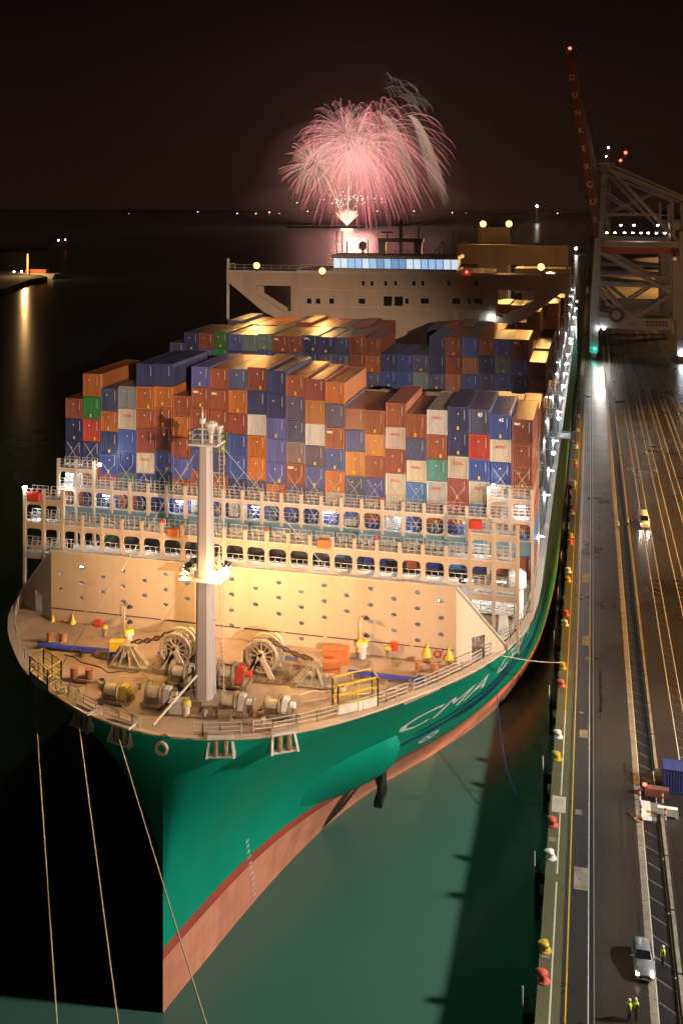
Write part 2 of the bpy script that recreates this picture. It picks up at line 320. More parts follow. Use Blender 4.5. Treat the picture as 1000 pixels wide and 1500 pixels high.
# ================================================================== SHIP
CL, BOW, DECK = -36.5, 82.4, 24.3
ship = empty('container_ship', (CL, 282, 0), 'huge container ship with green hull moored along the quay, loaded with containers', 'ship')
def hermite(T):
    xs = [a for a, _ in T]; ys = [b for _, b in T]; n = len(T); d = [(ys[i + 1] - ys[i]) / (xs[i + 1] - xs[i]) for i in range(n - 1)]
    m = [d[0]] + [0 if d[i - 1] * d[i] <= 0 else 2 * d[i - 1] * d[i] / (d[i - 1] + d[i]) for i in range(1, n - 1)] + [0]
    def f(x):
        if x <= xs[0]: return ys[0]
        if x >= xs[-1]: return ys[-1]
        i = max(k for k in range(n - 1) if xs[k] <= x); h = xs[i + 1] - xs[i]; t = (x - xs[i]) / h
        return (2 * t**3 - 3 * t**2 + 1) * ys[i] + (t**3 - 2 * t**2 + t) * h * m[i] + (-2 * t**3 + 3 * t**2) * ys[i + 1] + (t**3 - t**2) * h * m[i + 1]
    return f
fW = hermite([(82.4, 0), (85, 0.5), (88.9, 1.3), (98.8, 3.4), (107.1, 5.6), (114.9, 8.4), (122.4, 12.2), (127.8, 15.6), (135.2, 19.8), (140.4, 22.2), (146.7, 24.6), (153.8, 26.9), (162, 28.5), (185, 30.2), (205, 30.5), (430, 30.5), (470, 26), (482, 22)])
fB = hermite([(82.4, 0), (85, 0.52), (88.9, 1.35), (94.5, 2.7), (99.9, 4.5), (105.1, 6.9), (109.5, 9.5), (115.9, 13.5), (120.8, 16.8), (127.8, 20.9), (139, 25.2), (146.6, 27.4), (160, 29.3), (185, 30.4), (205, 30.5), (440, 30.5), (482, 26)])
fD = hermite([(82.4, 0), (82.6, 2.2), (83.1, 4.6), (84.4, 8.4), (85.8, 10.9), (88, 13.8), (90.9, 16.8), (94, 19.5), (98, 22.7), (103.2, 26.0), (108.2, 28.2), (115, 29.9), (125, 30.5), (205, 30.5), (482, 30.5)])
fP = hermite([(82.4, 2.3), (95, 2.0), (105, 1.45), (112, 1.05), (120, .85), (140, .7), (482, .7)])
ZBOOT = 5.7
fA = hermite([(82.4, 0), (84.5, .1), (88, 1.2), (91, 2.1), (98, 2.3), (106, 1.9), (115, .5), (122, 0), (482, 0)])
def fE(Y, sg=1): return fD(Y) + (fA(Y) if sg < 0 else 0)
def half(Y, Z, sg=1):
    if Z <= ZBOOT: return fW(Y) + (fB(Y) - fW(Y)) * max(0.0, Z / ZBOOT) ** 1.2
    t = min(1.0, (Z - ZBOOT) / (DECK - ZBOOT)); a, b = fB(Y), fE(Y, sg); return a + (b - a) * t ** fP(Y)
def hull():
    Ys = [82.4 + 1.6 * (i / 14) ** 2 for i in range(15)] + [84.5 + 1.0 * i for i in range(30)] + [115 + 2.5 * i for i in range(37)] + [215 + 20 * i for i in range(11)] + [425, 440, 455, 470, 482]
    Zs = [-3, 0, 1.5, 3, 4.6, 5.7, 7, 8.5, 10, 11.5, 13, 14.5, 16, 17.5, 19, 20.5, 22, 23.2, DECK]
    m = MB(); m.smooth = True; nz = len(Zs)
    for sgn in (1, -1):
        o = len(m.v); m.v += [(CL + sgn * half(y, z, sgn), y, z) for y in Ys for z in Zs]
        for i in range(len(Ys) - 1):
            for k in range(nz - 1):
                m.f.append((o + i * nz + k, o + (i + 1) * nz + k, o + (i + 1) * nz + k + 1, o + i * nz + k + 1)); m.sm.append(True)
                m.mi.append(2 if Zs[k] < 4.5 else (1 if Zs[k] < 5.6 else 0))
    m.smooth = False
    t = [(CL + s_ * half(482, z), 482, z) for z in Zs for s_ in (-1, 1)]
    m.add(t, [(2 * k, 2 * k + 1, 2 * k + 3, 2 * k + 2) for k in range(nz - 1)])
    return obj('hull', m, [M['green'], M['boot'], M['pink']], ship)
hull_o = hull()
def hullp(Y, Z, off=0.0, sg=1): return Vector((CL + sg * (half(Y, Z, sg) + off), Y, Z))
YE = [82.45, 82.55, 82.75, 83.1, 83.6, 84.2, 85, 86, 87.2, 88.6, 90.2, 92, 94, 96.5, 99, 102, 105, 108, 112, 116, 121, 127]
build('forecastle_deck', M['deck'], lambda m: m.add([(CL + s_ * (fE(y, s_) - .08), y, DECK - .25 + .15 * (1 - abs(s_))) for y in YE for s_ in (-1, 0, 1)], [(3 * i + k, 3 * i + k + 1, 3 * i + k + 4, 3 * i + k + 3) for i in range(len(YE) - 1) for k in (0, 1)]), ship)
build('main_deck', M['steel'], lambda m: m.add([(CL + s_ * (30.3), y, DECK - 1.0) for y in (127, 240, 360, 481.5) for s_ in (-1, 1)], [(0, 1, 3, 2), (2, 3, 5, 4), (4, 5, 7, 6)]), ship)
def gunwale(sg):
    m = MB(); Y2 = YE + [140, 160, 200, 260, 340, 420, 482]
    for y0, y1 in zip(Y2, Y2[1:]):
        a0, a1 = CL + sg * (fE(y0, sg) + .05), CL + sg * (fE(y1, sg) + .05); b0, b1 = CL + sg * max(0, fE(y0, sg) - .75), CL + sg * max(0, fE(y1, sg) - .75)
        P = [(a0, y0, DECK - .12), (a1, y1, DECK - .12), (b1, y1 + .35, DECK - .12), (b0, y0 + .35, DECK - .12)]
        m.add(P + [(x, y, z + .17) for x, y, z in P], [(3, 2, 1, 0), (4, 5, 6, 7), (0, 1, 5, 4), (2, 3, 7, 6)])
    return obj('gunwale', m, M['tan'], ship)
gunwale(1); gunwale(-1)

# open railings round the forecastle, one part per run
def rail_run(m, pts, h=1.1, n=3, r=0.035, step=1.6):
    for a, b in zip(pts, pts[1:]):
        a, b = Vector(a), Vector(b); k = max(1, round((b - a).length / step))
        for i in range(k + 1): p = a.lerp(b, i / k); m.bar(p, p + Vector((0, 0, h)), r * 2)
        for j in range(1, n + 1): z = Vector((0, 0, h * j / n)); m.bar(a + z, b + z, r * 1.6)
def edge(Y, sg, inn=0.85): return (CL + sg * max(0, fE(Y, sg) - inn), Y + (0.3 if Y < 90 else 0), DECK + .05)
for sg in (1, -1):
    for run in ([82.8, 83.0, 83.4, 84.0], [84.4, 85.2, 86.4, 87.6, 89], [89.6, 91, 93, 95], [95.6, 98, 101, 104], [104.6, 107, 110, 114], [115, 119, 124], [125, 132, 140], [141, 150, 160]):
        build('railing', M['rail'], lambda m: rail_run(m, [edge(y, sg) for y in run]), ship)

# hull lettering, wrapped on the plating
def hull_text(txt, y0, y1, z0, z1, mat_, name='lettering', off=0.04, sg=1):
    me = text_mesh(txt, 1.0, mat_, 0.0).copy(); xs = [v.co.x for v in me.vertices]; ys = [v.co.y for v in me.vertices]
    bm = bmesh.new(); bm.from_mesh(me)
    bmesh.ops.subdivide_edges(bm, edges=[e for e in bm.edges if e.calc_length() > 0.15], cuts=2); bm.to_mesh(me); bm.free()
    for v in me.vertices:
        Y = y0 + (v.co.x - min(xs)) / (max(xs) - min(xs)) * (y1 - y0); Z = z0 + (v.co.y - min(ys)) / (max(ys) - min(ys)) * (z1 - z0)
        v.co = hullp(Y, Z, off + max(0, v.co.z) * 2, sg) - WLOC[hull_o]
    return inst(name, me, WLOC[hull_o], hull_o)
hull_text('CMA CGM', 109, 140, 12.4, 15.1, M['white'])
def hull_streak(y0, z0, y1, z1, w0, bow=0.0):
    m = MB(); n = 14; P = []
    for i in range(n + 1):
        t = i / n; y = y0 + (y1 - y0) * t; z = z0 + (z1 - z0) * t + bow * math.sin(math.pi * t); w_ = w0 * math.sin(math.pi * min(1, .12 + t * .86)) ** .6
        P += [hullp(y, z - w_, .05), hullp(y, z + w_, .05)]
    m.add(P, [(2 * i, 2 * i + 2, 2 * i + 3, 2 * i + 1) for i in range(n)]); obj('painted_swoosh', m, M['navyp'], hull_o)
hull_streak(110, 9.3, 138, 10.8, .36, -.2); hull_streak(114, 10.6, 143, 11.2, .3, .3); hull_streak(122, 9.0, 150, 9.4, .3, .3); hull_streak(142, 8, 166, 13, .6, .6); hull_streak(136, 12, 160, 16, .5, .4)
for Yc, Zc in ((113.3, 8.0), (118.6, 8.0)):
    hull_text('O', Yc - 1.3, Yc + 1.3, Zc - .7, Zc + .7, M['white'], 'thruster_mark'); hull_text('x', Yc - .7, Yc + .7, Zc - .35, Zc + .35, M['white'], 'thruster_mark')
for k in range(11): hull_text(str(20 - k), 95.3 + k * .22, 95.75 + k * .22, 7.4 - k * .68, 7.75 - k * .68, M['white'], 'draught_mark')

# anchor pocket and anchor
def bolster(m, sg):
    m.smooth = True; rings = []
    for j, (y, k) in enumerate(((102.6, 0.0), (104.8, .28), (106.8, .62), (108.7, .92), (110.0, 1.0), (110.35, .82))):
        ring = []
        for i in range(9):
            t = i / 8; z = 12.4 - 7.6 * t + (1 - k) * (t - .5) * 3; bulge = math.sin(math.pi * t) ** .8 * (2.9 * k)
            ring.append(hullp(y, z, bulge - .15, sg))
        rings.append(ring)
    P = [p for r_ in rings for p in r_]; n = 9
    m.add(P, [(i * n + k, (i + 1) * n + k, (i + 1) * n + k + 1, i * n + k + 1) for i in range(len(rings) - 1) for k in range(n - 1)]); m.add(rings[-1], [tuple(range(9))])
for sg in (1, -1):
    bo = build('anchor_bolster', M['green'], lambda m: bolster(m, sg), ship)
    c0 = hullp(111.2, 6.4, 2.2, sg)
    def anchor(m):
        m.bar(c0 + Vector((-.6 * sg, -.2, 1.8)), c0 + Vector((.3 * sg, .4, -1.6)), .55, .5)
        for q in (-1, 1):
            m.add([c0 + Vector((x * sg, y * 1.0 + .5, z)) for x, y, z in ((.2, q * .3, -2.2), (.5, q * 1.7, -1.9), (.5, q * 1.5, 1.2), (.25, q * 1.0, .6), (-.2, q * .3, -2.2), (.1, q * 1.7, -1.9), (.35, q * 1.5, 1.2), (-.1, q * 1.0, .6))],
                  [(0, 1, 2, 3), (7, 6, 5, 4), (0, 4, 5, 1), (1, 5, 6, 2), (2, 6, 7, 3), (3, 7, 4, 0)])
        m.box(c0 + Vector((.15 * sg, .5, -2.1)), (.9, 3.4, .7))
    build('anchor', M['black'], anchor, ship)

# fairleads hung over the bow edge
def fairlead(Y, sg):
    p = hullp(Y, DECK, .1, sg); q = hullp(Y + .3, DECK, .1, sg); tn = (hullp(Y + .25, DECK, 0, sg) - hullp(max(82.41, Y - .25), DECK, 0, sg)).normalized(); nn = Vector((-tn.y, tn.x, 0)); nn = nn if nn.dot(p - Vector((CL, 100, DECK))) > 0 else -nn
    def rel(u, v, z): return p + tn * u + nn * v + Vector((0, 0, z))
    m = MB()
    for u in (-.95, .95): m.add([rel(u - .1, -.3, .2), rel(u + .1, -.3, .2), rel(u * 1.25 + .1, .45, -1.5), rel(u * 1.25 - .1, .45, -1.5), rel(u - .1, -.8, .2), rel(u + .1, -.8, .2), rel(u * 1.25 + .1, -.4, -1.5), rel(u * 1.25 - .1, -.4, -1.5)], [(0, 1, 2, 3), (7, 6, 5, 4), (0, 4, 5, 1), (1, 5, 6, 2), (2, 6, 7, 3), (3, 7, 4, 0)])
    for z in (.15, -1.45): m.bar(rel(-1.15, 0, z), rel(1.15, 0, z), .5, .18)
    fl = obj('fairlead', m, M['steel'], ship)
    build('roller', M['grease'], lambda m: [m.tube(rel(u, .05, -1.4), rel(u, -.02, .1), .26, 10) for u in (-.42, .42)], fl)
    build('fairlead_platform', M['deck'], lambda m: m.bar(rel(-1.1, -.75, .35), rel(1.1, -.75, .35), 1.1, .08), fl)
    return rel(0, .35, -.6)
LEADS = [fairlead(*a) for a in ((84.6, -1), (83.0, -1), (83.2, 1), (85.3, 1))]
def side_chock(Y, sg=1):           # roller chock recessed flush in the sheer plating
    m = MB(); P = [hullp(y, z, o_, sg) for o_ in (.07, -.3) for y, z in ((Y - 1.3, 22.2), (Y + 1.3, 22.2), (Y + 1.3, 23.9), (Y - 1.3, 23.9))]
    m.add(P, [(0, 1, 2, 3), (7, 6, 5, 4), (0, 4, 5, 1), (1, 5, 6, 2), (2, 6, 7, 3), (3, 7, 4, 0)]); c_ = obj('roller_chock', m, M['teal'], ship)
    for q in (-.6, .6): build('roller', M['steel'], lambda m: m.tube(hullp(Y + q, 22.4, .12, sg), hullp(Y + q, 23.7, .12, sg), .22, 8), c_)
    return hullp(Y, 23, .2, sg)
LEADS += [side_chock(y) for y in (97.8, 103.6, 108.6)]
def bullnose(m): m.ring((CL - .1, BOW - .12, DECK - 1.0), (0, 1, 0), .5, .17, 18, 8)
build('bullnose_chock', M['tan'], bullnose, ship)

# ---- breakwater across the forecastle
BY = 103.0
def wall_pts(L): return [atY(px, py, BY) for px, py in L]
ho = [(265 / 2.941, 620 + 649 / 2.941), (355 / 2.941, 620 + 622 / 2.941), (445 / 2.941, 620 + 661 / 2.941), (533 / 2.941, 620 + 636 / 2.941), (625 / 2.941, 620 + 676 / 2.941), (715 / 2.941, 620 + 650 / 2.941),
      (265 / 2.941, 620 + 713 / 2.941), (355 / 2.941, 620 + 687 / 2.941), (445 / 2.941, 620 + 727 / 2.941), (533 / 2.941, 620 + 701 / 2.941), (625 / 2.941, 620 + 741 / 2.941), (715 / 2.941, 620 + 716 / 2.941),
      (355 / 2.941, 620 + 752 / 2.941), (533 / 2.941, 620 + 767 / 2.941), (715 / 2.941, 620 + 782 / 2.941), (808 / 2.941, 620 + 688 / 2.941), (808 / 2.941, 620 + 756 / 2.941)]
for cx, ys in ((65, (561, 635, 711, 786)), (182, (606, 683)), (295, (577, 652, 729)), (405, (622, 698, 775, 851)), (516, (592, 669, 746)), (627, (640, 716)), (742, (607, 686, 764, 841)), (856, (656, 734, 811)), (971, (625, 703, 781, 859)), (1086, (670, 750, 830, 908))):
    ho += [(320 + cx / 3.333, 680 + y / 3.333) for y in ys]
X0, X1 = -59.2, -13.4; ZT = 31.9; ZB = DECK - .3
me = holed('breakwater', [(X0, ZB), (X1, ZB), (X1, ZT), (X0, ZT)], [oval(x, z, .29, .21) for x, z in wall_pts(ho)], .1, M['tan'], (CL, 0, ZB))
bw = inst('breakwater', me, (CL, BY, ZB), ship)
def wing(sg):
    xa = X0 if sg < 0 else X1; xo = CL + sg * (fE(108, sg) - .3); d0 = -2.2 if sg < 0 else .9
    m = MB(); n = 8; T = [(0, 0)]
    # triangular wing swept aft, with a door opening cut as a gap between panels
    def pt(u, z): return (xa + (xo - xa) * u, BY + 4.2 * u, z)
    def top(u): return ZT + (DECK + .3 - ZT) * max(0, u)
    ua, ub, zd = (.26, .46, DECK + 2.15) if sg < 0 else (.30, .56, DECK + 2.1)
    for u0, u1, zlo in ((0, ua, ZB), (ua, ub, zd), (ub, 1, ZB)):
        P = [pt(u0, zlo), pt(u1, zlo), pt(u1, max(top(u1), zlo + .05)), pt(u0, top(u0))]
        m.add(P + [(x, y + .1, z) for x, y, z in P], [(0, 1, 2, 3), (7, 6, 5, 4), (0, 4, 5, 1), (1, 5, 6, 2), (2, 6, 7, 3), (3, 7, 4, 0)])
    o = obj('wing_plate', m, M['tan'], bw)
    build('wing_capping', M['rail'], lambda m: m.bar(Vector(pt(0, ZT + .08)), Vector(pt(1, DECK + .38)), .3, .12), bw)
wing(1); wing(-1)
build('top_capping', M['rail'], lambda m: m.bx(X0, X1, BY - .16, BY + .2, ZT + .002, ZT + .12), bw)
build('handrail_wire', M['black'], lambda m: [m.bar((x, BY - .2, DECK + 1.25), (x + 4.2, BY - .2, DECK + 1.25), .06) for x in [X0 + 4.6 * i for i in range(10)]], bw)
build('door', M['steel'], lambda m: m.box((-60.6, BY + 1.9, DECK + .9), (.9, .1, 2.1), .9), bw)
for px, py, r_ in ((94, 913, .33), (641, 957, .33)):
    x, z = atY(px, py, BY); build('lifebuoy', M['red'], lambda m: m.ring((x, BY - .2, z), (0, 1, 0), r_, .1, 16, 6), bw)
for px, py in ((146, 912), (578, 945)):
    x, z = atY(px, py, BY); build('hose_box', M['red'], lambda m: (m.box((x, BY - .3, z), (.75, .45, .8)), m.ring((x, BY - .55, z), (0, 1, 0), .18, .05, 10, 5)), bw)
for px, py in ((80, 908), (109, 908), (626, 950), (658, 955)):
    x, z = atY(px, py, BY); build('hanging_cover', M['yellow'], lambda m: (m.lathe((x, BY - .35, z - .6), [(.5, 0), (.42, .3), (.15, .9), (.05, 1.3)], 8), m.tube((x, BY - .35, z + .7), (x, BY - .06, z + 1.0), .03, 5)), bw)
for px0, py0, px1, py1 in ((200, 880, 235, 925), (570, 840, 575, 938)):
    pass

# ---- foremast
mx_, my_ = -35.7, 90.4
mast = build('foremast', M['mastp'], lambda m: m.add([(mx_ + x * q, my_ + y * q, z) for z, q in ((DECK - .2, .88), (36, .74), (48.1, .56)) for x, y in ((-.95, -.7), (-.55, -1.05), (.55, -1.05), (.95, -.7), (.95, .8), (-.95, .8))],
             [(6 * j + i, 6 * j + (i + 1) % 6, 6 * j + 6 + (i + 1) % 6, 6 * j + 6 + i) for j in (0, 1) for i in range(6)] + [(12, 13, 14, 15, 16, 17)]), ship)
build('mast_platform', M['steel'], lambda m: (m.box((mx_ + .05, my_ + .2, 48.25), (2.9, 2.3, .18)), rail_run(m, [(mx_ - 1.35, my_ - .9, 48.3), (mx_ + 1.45, my_ - .9, 48.3), (mx_ + 1.45, my_ + 1.3, 48.3), (mx_ - 1.35, my_ + 1.3, 48.3), (mx_ - 1.35, my_ - .9, 48.3)], 1.0, 2, .025, 1.2)), mast)
build('mast_horn', M['steel'], lambda m: (m.lathe((mx_ + .5, my_ + .2, 48.3), [(.2, 0), (.25, .8), (.62, 1.6), (.62, 1.9), (.2, 2.1)], 12), m.lathe((mx_ + 1.3, my_ + .3, 48.3), [(.12, 0), (.14, .9), (.4, 1.5), (.38, 1.65)], 10)), mast)
build('mast_lantern', M['steel'], lambda m: (m.tube((mx_ - .3, my_, 48.3), (mx_ - .3, my_, 51.2), .1, 8), m.lathe((mx_ - .3, my_, 50.1), [(.1, 0), (.32, .05), (.32, .5), (.1, .6)], 10), m.tube((mx_ - .3, my_, 51.2), (mx_ - .3, my_, 51.7), .04, 5), m.box((mx_ - .3, my_, 49.6), (.9, .15, .12))), mast)
def ladder(m, p, z0, z1, wd=.45):
    for s_ in (-1, 1): m.tube((p[0] + s_ * wd / 2, p[1], z0), (p[0] + s_ * wd / 2, p[1], z1), .035, 5)
    for i in range(int((z1 - z0) / .4)): m.bar((p[0] - wd / 2, p[1], z0 + .4 * i), (p[0] + wd / 2, p[1], z0 + .4 * i), .03)
build('mast_ladder', M['steel'], lambda m: (ladder(m, (mx_ + 1.6, my_ + .1), DECK, 48.2), [m.bar((mx_ + .6, my_, z), (mx_ + 1.45, my_ + .1, z), .06) for z in (28, 31.5, 35, 38.5, 42, 45.5)]), mast)
fz = 36.3
build('lamp_gallery', M['steel'], lambda m: (m.box((mx_, my_ + .1, fz - .75), (4.2, 3.2, .1)), rail_run(m, [(mx_ - 2, my_ - 1.4, fz - .7), (mx_ + 2, my_ - 1.4, fz - .7), (mx_ + 2, my_ + 1.6, fz - .7), (mx_ - 2, my_ + 1.6, fz - .7), (mx_ - 2, my_ - 1.4, fz - .7)], 1.1, 2, .025, 1.3)), mast)
WARM = (1.0, 0.60, 0.24)
for dx, dy, tx, ty in ((1.7, 1.4, -26, 112), (1.9, .2, -14, 97), (-1.8, 1.4, -46, 112), (-1.9, .0, -56, 95), (1.7, -1.0, -24, 84), (-1.5, -1.2, -44, 84)):
    p = Vector((mx_ + dx, my_ + dy, fz + .1)); dr = (Vector((tx, ty, 24)) - p).normalized()
    fl = build('floodlight', M['black'], lambda m: (m.bar(p - dr * .32, p, .75, .5), m.bar(p - dr * .2, p - dr * .2 + Vector((0, 0, -.7)), .08)), mast)
    build('flood_lens', M['ledwarm'], lambda m: m.bar(p + dr * .01, p + dr * .04, .68, .44), fl)
    if dx > 1.5 and dy < -.5:
        build('flood_lens', M['ledwarm'], lambda m: m.bar(p + dr * .05 + Vector((-.9, 0, -.3)), p + dr * .05 + Vector((.9, 0, .35)), .5, .55), fl); light('lamp_spill', 'POINT', p + Vector((-.5, -.9, .1)), 420, WARM, radius=.4, parent=fl)
    light('mast_flood', 'SPOT', p + dr * .12, 15500 if dy > -.5 else 8000, WARM, (tx, ty, 25), 125, 0.8, .25, parent=fl)

# ---- windlasses, chains, winches
def windlass(x, y, sg):
    w_ = build('windlass', M['grease'], lambda m: (m.box((x, y + .4, DECK + .25), (4.6, 3.4, .5)), m.box((x - sg * 1.6, y + 1.6, DECK + 1.2), (1.6, 2.0, 1.8))), ship)
    zc = DECK + 2.35
    for yy in (y - .9, y + .55):
        g = build('chain_wheel', M['wheel'], lambda m: (m.ring((x, yy, zc), (0, 1, 0), 1.55, .16, 28, 6), m.ring((x, yy, zc), (0, 1, 0), 1.2, .06, 24, 4), m.lathe((x, yy, zc), [(.42, -.3), (.5, -.12), (.5, .12), (.42, .3)], 12, 'Y'), [m.bar((x, yy, zc), (x + 1.5 * math.cos(t), yy, zc + 1.5 * math.sin(t)), .14, .1) for t in [2 * math.pi * i / 12 for i in range(12)]]), w_)
    build('drum_core', M['chain'], lambda m: m.lathe((x, y, zc), [(.95, -.8), (.8, -.4), (.8, .2), (.95, .5)], 16, 'Y'), w_)
    build('wheel_guard', M['wheel'], lambda m: (m.ring((x, y + .95, zc), (0, 1, 0), 1.75, .2, 18, 4, -.3, 3.5)), w_)
    for k, yy in ((-1, y - 1.15), (1, y - 1.15), (-1, y + 1.4), (1, y + 1.4)): build('bearing_frame', M['tan'], lambda m: m.add([(x - .25, yy, zc + .3), (x + .25, yy, zc + .3), (x + 1.5 * k, yy, DECK + .4), (x + .9 * k, yy, DECK + .4), (x - .25, yy - .18, zc + .3), (x + .25, yy - .18, zc + .3), (x + 1.5 * k, yy - .18, DECK + .4), (x + .9 * k, yy - .18, DECK + .4)], [(0, 1, 2, 3), (7, 6, 5, 4), (0, 4, 5, 1), (1, 5, 6, 2), (2, 6, 7, 3), (3, 7, 4, 0)]), w_)
    sx = x + sg * 5.0; sy = y - .25
    def stopper(m):
        m.box((sx + .2 * sg, sy, DECK + 2.0), (1.5, 1.3, .3)); m.box((sx, sy, DECK + .1), (4.2, 1.9, .2))
        for q in (-.75, .75):
            for u in (-2.0, -1.0, .2, 1.3): m.bar((sx + u, sy + q * 1.15, DECK + .1), (sx + .25 * sg + u * .25, sy + q * .8, DECK + 1.95), .16)
        m.prism([(sx - sg * 1.9, DECK + .1), (sx - sg * 1.2, DECK + .1), (sx + sg * .1, DECK + 1.85), (sx - sg * .4, DECK + 1.85)], sy - .35, sy + .35); m.lathe((sx + .8 * sg, sy, DECK + 1.7), [(.35, -.5), (.25, -.2), (.25, .2), (.35, .5)], 12, 'Y')
    st = build('chain_stopper', M['wheel'], stopper, ship)
    build('roller_cover', M['yellow'] if sg < 0 else M['orange'], lambda m: m.box((sx + sg * 1.8, sy + .7, DECK + 1.5), (1.7, .9, 1.0), .2), st)
    a, b = Vector((x + sg * .6, y - .15, zc + 1.5)), Vector((sx, sy, DECK + 2.35)); n = 9
    for i in range(n):
        t0 = (i + .5) / n; p = a.lerp(b, t0) - Vector((0, 0, .35 * math.sin(math.pi * t0))); d = (b - a).normalized(); up = Vector((0, 1, 0)) if i % 2 else Vector((0, 0, 1))
        def lk(m):
            v = up.cross(d).normalized(); L = .36; r_ = .2
            pts = [p + d * (L * math.cos(t) if abs(math.cos(t)) > .3 else L * math.cos(t)) + v * r_ * math.sin(t) for t in [2 * math.pi * k / 10 for k in range(11)]]
            m.path(pts, .085, 5); m.bar(p - v * r_, p + v * r_, .07)
        build('chain_link', M['chain'], lk, st)
windlass(*atZ(262, 980, DECK), -1); windlass(*atZ(387, 990, DECK), 1)
def winch(px, py, rz=0, cover=None, sc=1.0):
    x, y = atZ(px, py, DECK); z = DECK + 1.05 * sc
    def fr(m):
        m.box((x, y, DECK + .15), (3.1 * sc, 1.7 * sc, .3))
        for dx in (-1.25, .35, 1.2): m.prismx([(y - .8 * sc, DECK + .3), (y + .8 * sc, DECK + .3), (y + .25 * sc, z + .35 * sc), (y - .25 * sc, z + .35 * sc)], x + dx * sc - .08, x + dx * sc + .08)
    w_ = build('mooring_winch', M['grease'], fr, ship)
    build('rope_drum', M['rope'], lambda m: (m.lathe((x - .45 * sc, y, z), [(.42, -.65), (.5, -.6), (.52, .0), (.5, .6), (.42, .65)], 16, 'X')), w_)
    [build('drum_flange', M['grease'], lambda m: m.lathe((x + q * sc, y, z), [(.85 * sc, -.05), (.85 * sc, .05)], 20, 'X'), w_) for q in (-1.12, .22)]
    build('gear_case', cover or M['steel'], lambda m: (m.box((x + .8 * sc, y + .1, DECK + .95 * sc), (.7 * sc, 1.1 * sc, 1.3 * sc), 0, (.8, .7)), m.tube((x + 1.2 * sc, y, z), (x + 1.75 * sc, y, z), .3 * sc, 10)), w_)
winch(172, 1026, 0, M['yellow'], .95); winch(234, 1031); winch(343, 1042); winch(407, 1046, 0, M['white'], .95); winch(270, 1000, 0, None, 1.1); winch(340, 1002, 0, M['red'], 1.15)
def bitts(pa, pb):
    a, b = atZ(*pa, DECK), atZ(*pb, DECK)
    bt = build('bitts', M['deck'], lambda m: m.bar((a[0], a[1], DECK + .1), (b[0], b[1], DECK + .1), 1.1, .2), ship)
    for q in (a, b): build('bitt_post', M['bitt'], lambda m: m.lathe((q[0], q[1], DECK + .1), [(.36, 0), (.36, .85), (.42, .9), (.42, 1.0)], 14), bt)
bitts((74, 940), (93, 941)); bitts((109, 994), (131, 996)); bitts((613, 985), (636, 988))
def tarp(L, wd):
    m = MB(); P = []
    for i, (px, py) in enumerate(L):
        x, y = atZ(px, py, DECK); z = DECK + .12 + .06 * math.sin(i * 2.1); P += [(x, y - wd, z), (x, y - wd * .4, z + .16), (x, y + wd * .4, z + .14), (x, y + wd, z)]
    m.add(P, [(4 * i + k, 4 * i + 4 + k, 4 * i + 5 + k, 4 * i + 1 + k) for i in range(len(L) - 1) for k in range(3)]); return obj('hose_cover', m, M['tarp'], ship)
tarp([(58, 946), (75, 947), (95, 949), (120, 952), (150, 955), (182, 958)], .55); tarp([(510, 985), (530, 988), (560, 991), (590, 995), (622, 1000)], .5)
tarp([(232, 958), (255, 960)], .2); tarp([(418, 965), (436, 968)], .2)
def cage(L, h, name='gangway_cage'):
    pts = [(*atZ(px, py, DECK), DECK + .1) for px, py in L]
    c_ = build(name, M['yellow'], lambda m: rail_run(m, pts + [pts[0]], h, 3, .06, 1.9), ship)
    build('cage_panel', M['steel'], lambda m: m.bar(Vector(pts[0]) + Vector((0, 0, .5)), Vector(pts[1]) + Vector((0, 0, .5)), .06, .9), c_)
cage([(44, 998), (70, 1019), (90, 1005), (64, 986)], 2.4); cage([(495, 1050), (553, 1036), (545, 1022), (487, 1035)], 2.7)
def lamp_post(px, py, h=3.6):
    x, y = atZ(px, py, DECK)
    lp = build('deck_lamp_post', M['steel'], lambda m: (m.tube((x, y, DECK), (x, y, DECK + h), .07, 6), m.bar((x, y, DECK + h), (x + .5, y, DECK + h), .07), m.bar((x, y, DECK + h * .55), (x + .5, y, DECK + h * .55), .07)), ship)
    build('lamp_head', M['black'], lambda m: [m.lathe((x + .6, y, DECK + z), [(.12, .25), (.35, 0), (.3, -.06)], 8) for z in (h, h * .55)], lp)
lamp_post(183, 938); lamp_post(528, 962, 4)
def vent(px, py, col='steel', s_=1.0):
    x, y = atZ(px, py, DECK); v = build('deck_vent', M[col], lambda m: m.lathe((x, y, DECK - .1), [(.42 * s_, 0), (.42 * s_, 1.1 * s_), (.6 * s_, 1.2 * s_), (.6 * s_, 1.55 * s_)], 12), ship)
    build('vent_cap', M['yellow'], lambda m: m.lathe((x, y, DECK + 1.46 * s_), [(.62 * s_, 0), (.5 * s_, .22), (.1, .3)], 12), v)
for a in ((188, 945), (530, 962), (273, 1047, 'rope', .75), (154, 930, 'grease', .55), (569, 962, 'grease', .55)): vent(*a)
def hatch(px, py, c='steel', d=(1.6, 1.2, .9)):
    x, y = atZ(px, py, DECK); h_ = build('deck_locker', M[c], lambda m: m.box((x, y, DECK + d[2] / 2 - .1), d, .15, (.96, .96)), ship); build('locker_lid', M[c], lambda m: m.box((x, y, DECK + d[2] - .04), (d[0] + .12, d[1] + .12, .1), .15), h_)
hatch(262, 1040); hatch(492, 970, 'orange', (2.6, .9, 1.5)); hatch(285, 1040, 'grease', (1, 1, .5)); hatch(330, 1050, 'grease', (1.2, 1, .5)); hatch(460, 978, 'grease', (1.2, .9, .8)); hatch(150, 960, 'grease', (1.4, .6, .35)); hatch(640, 960, 'steel', (1, .6, 1))
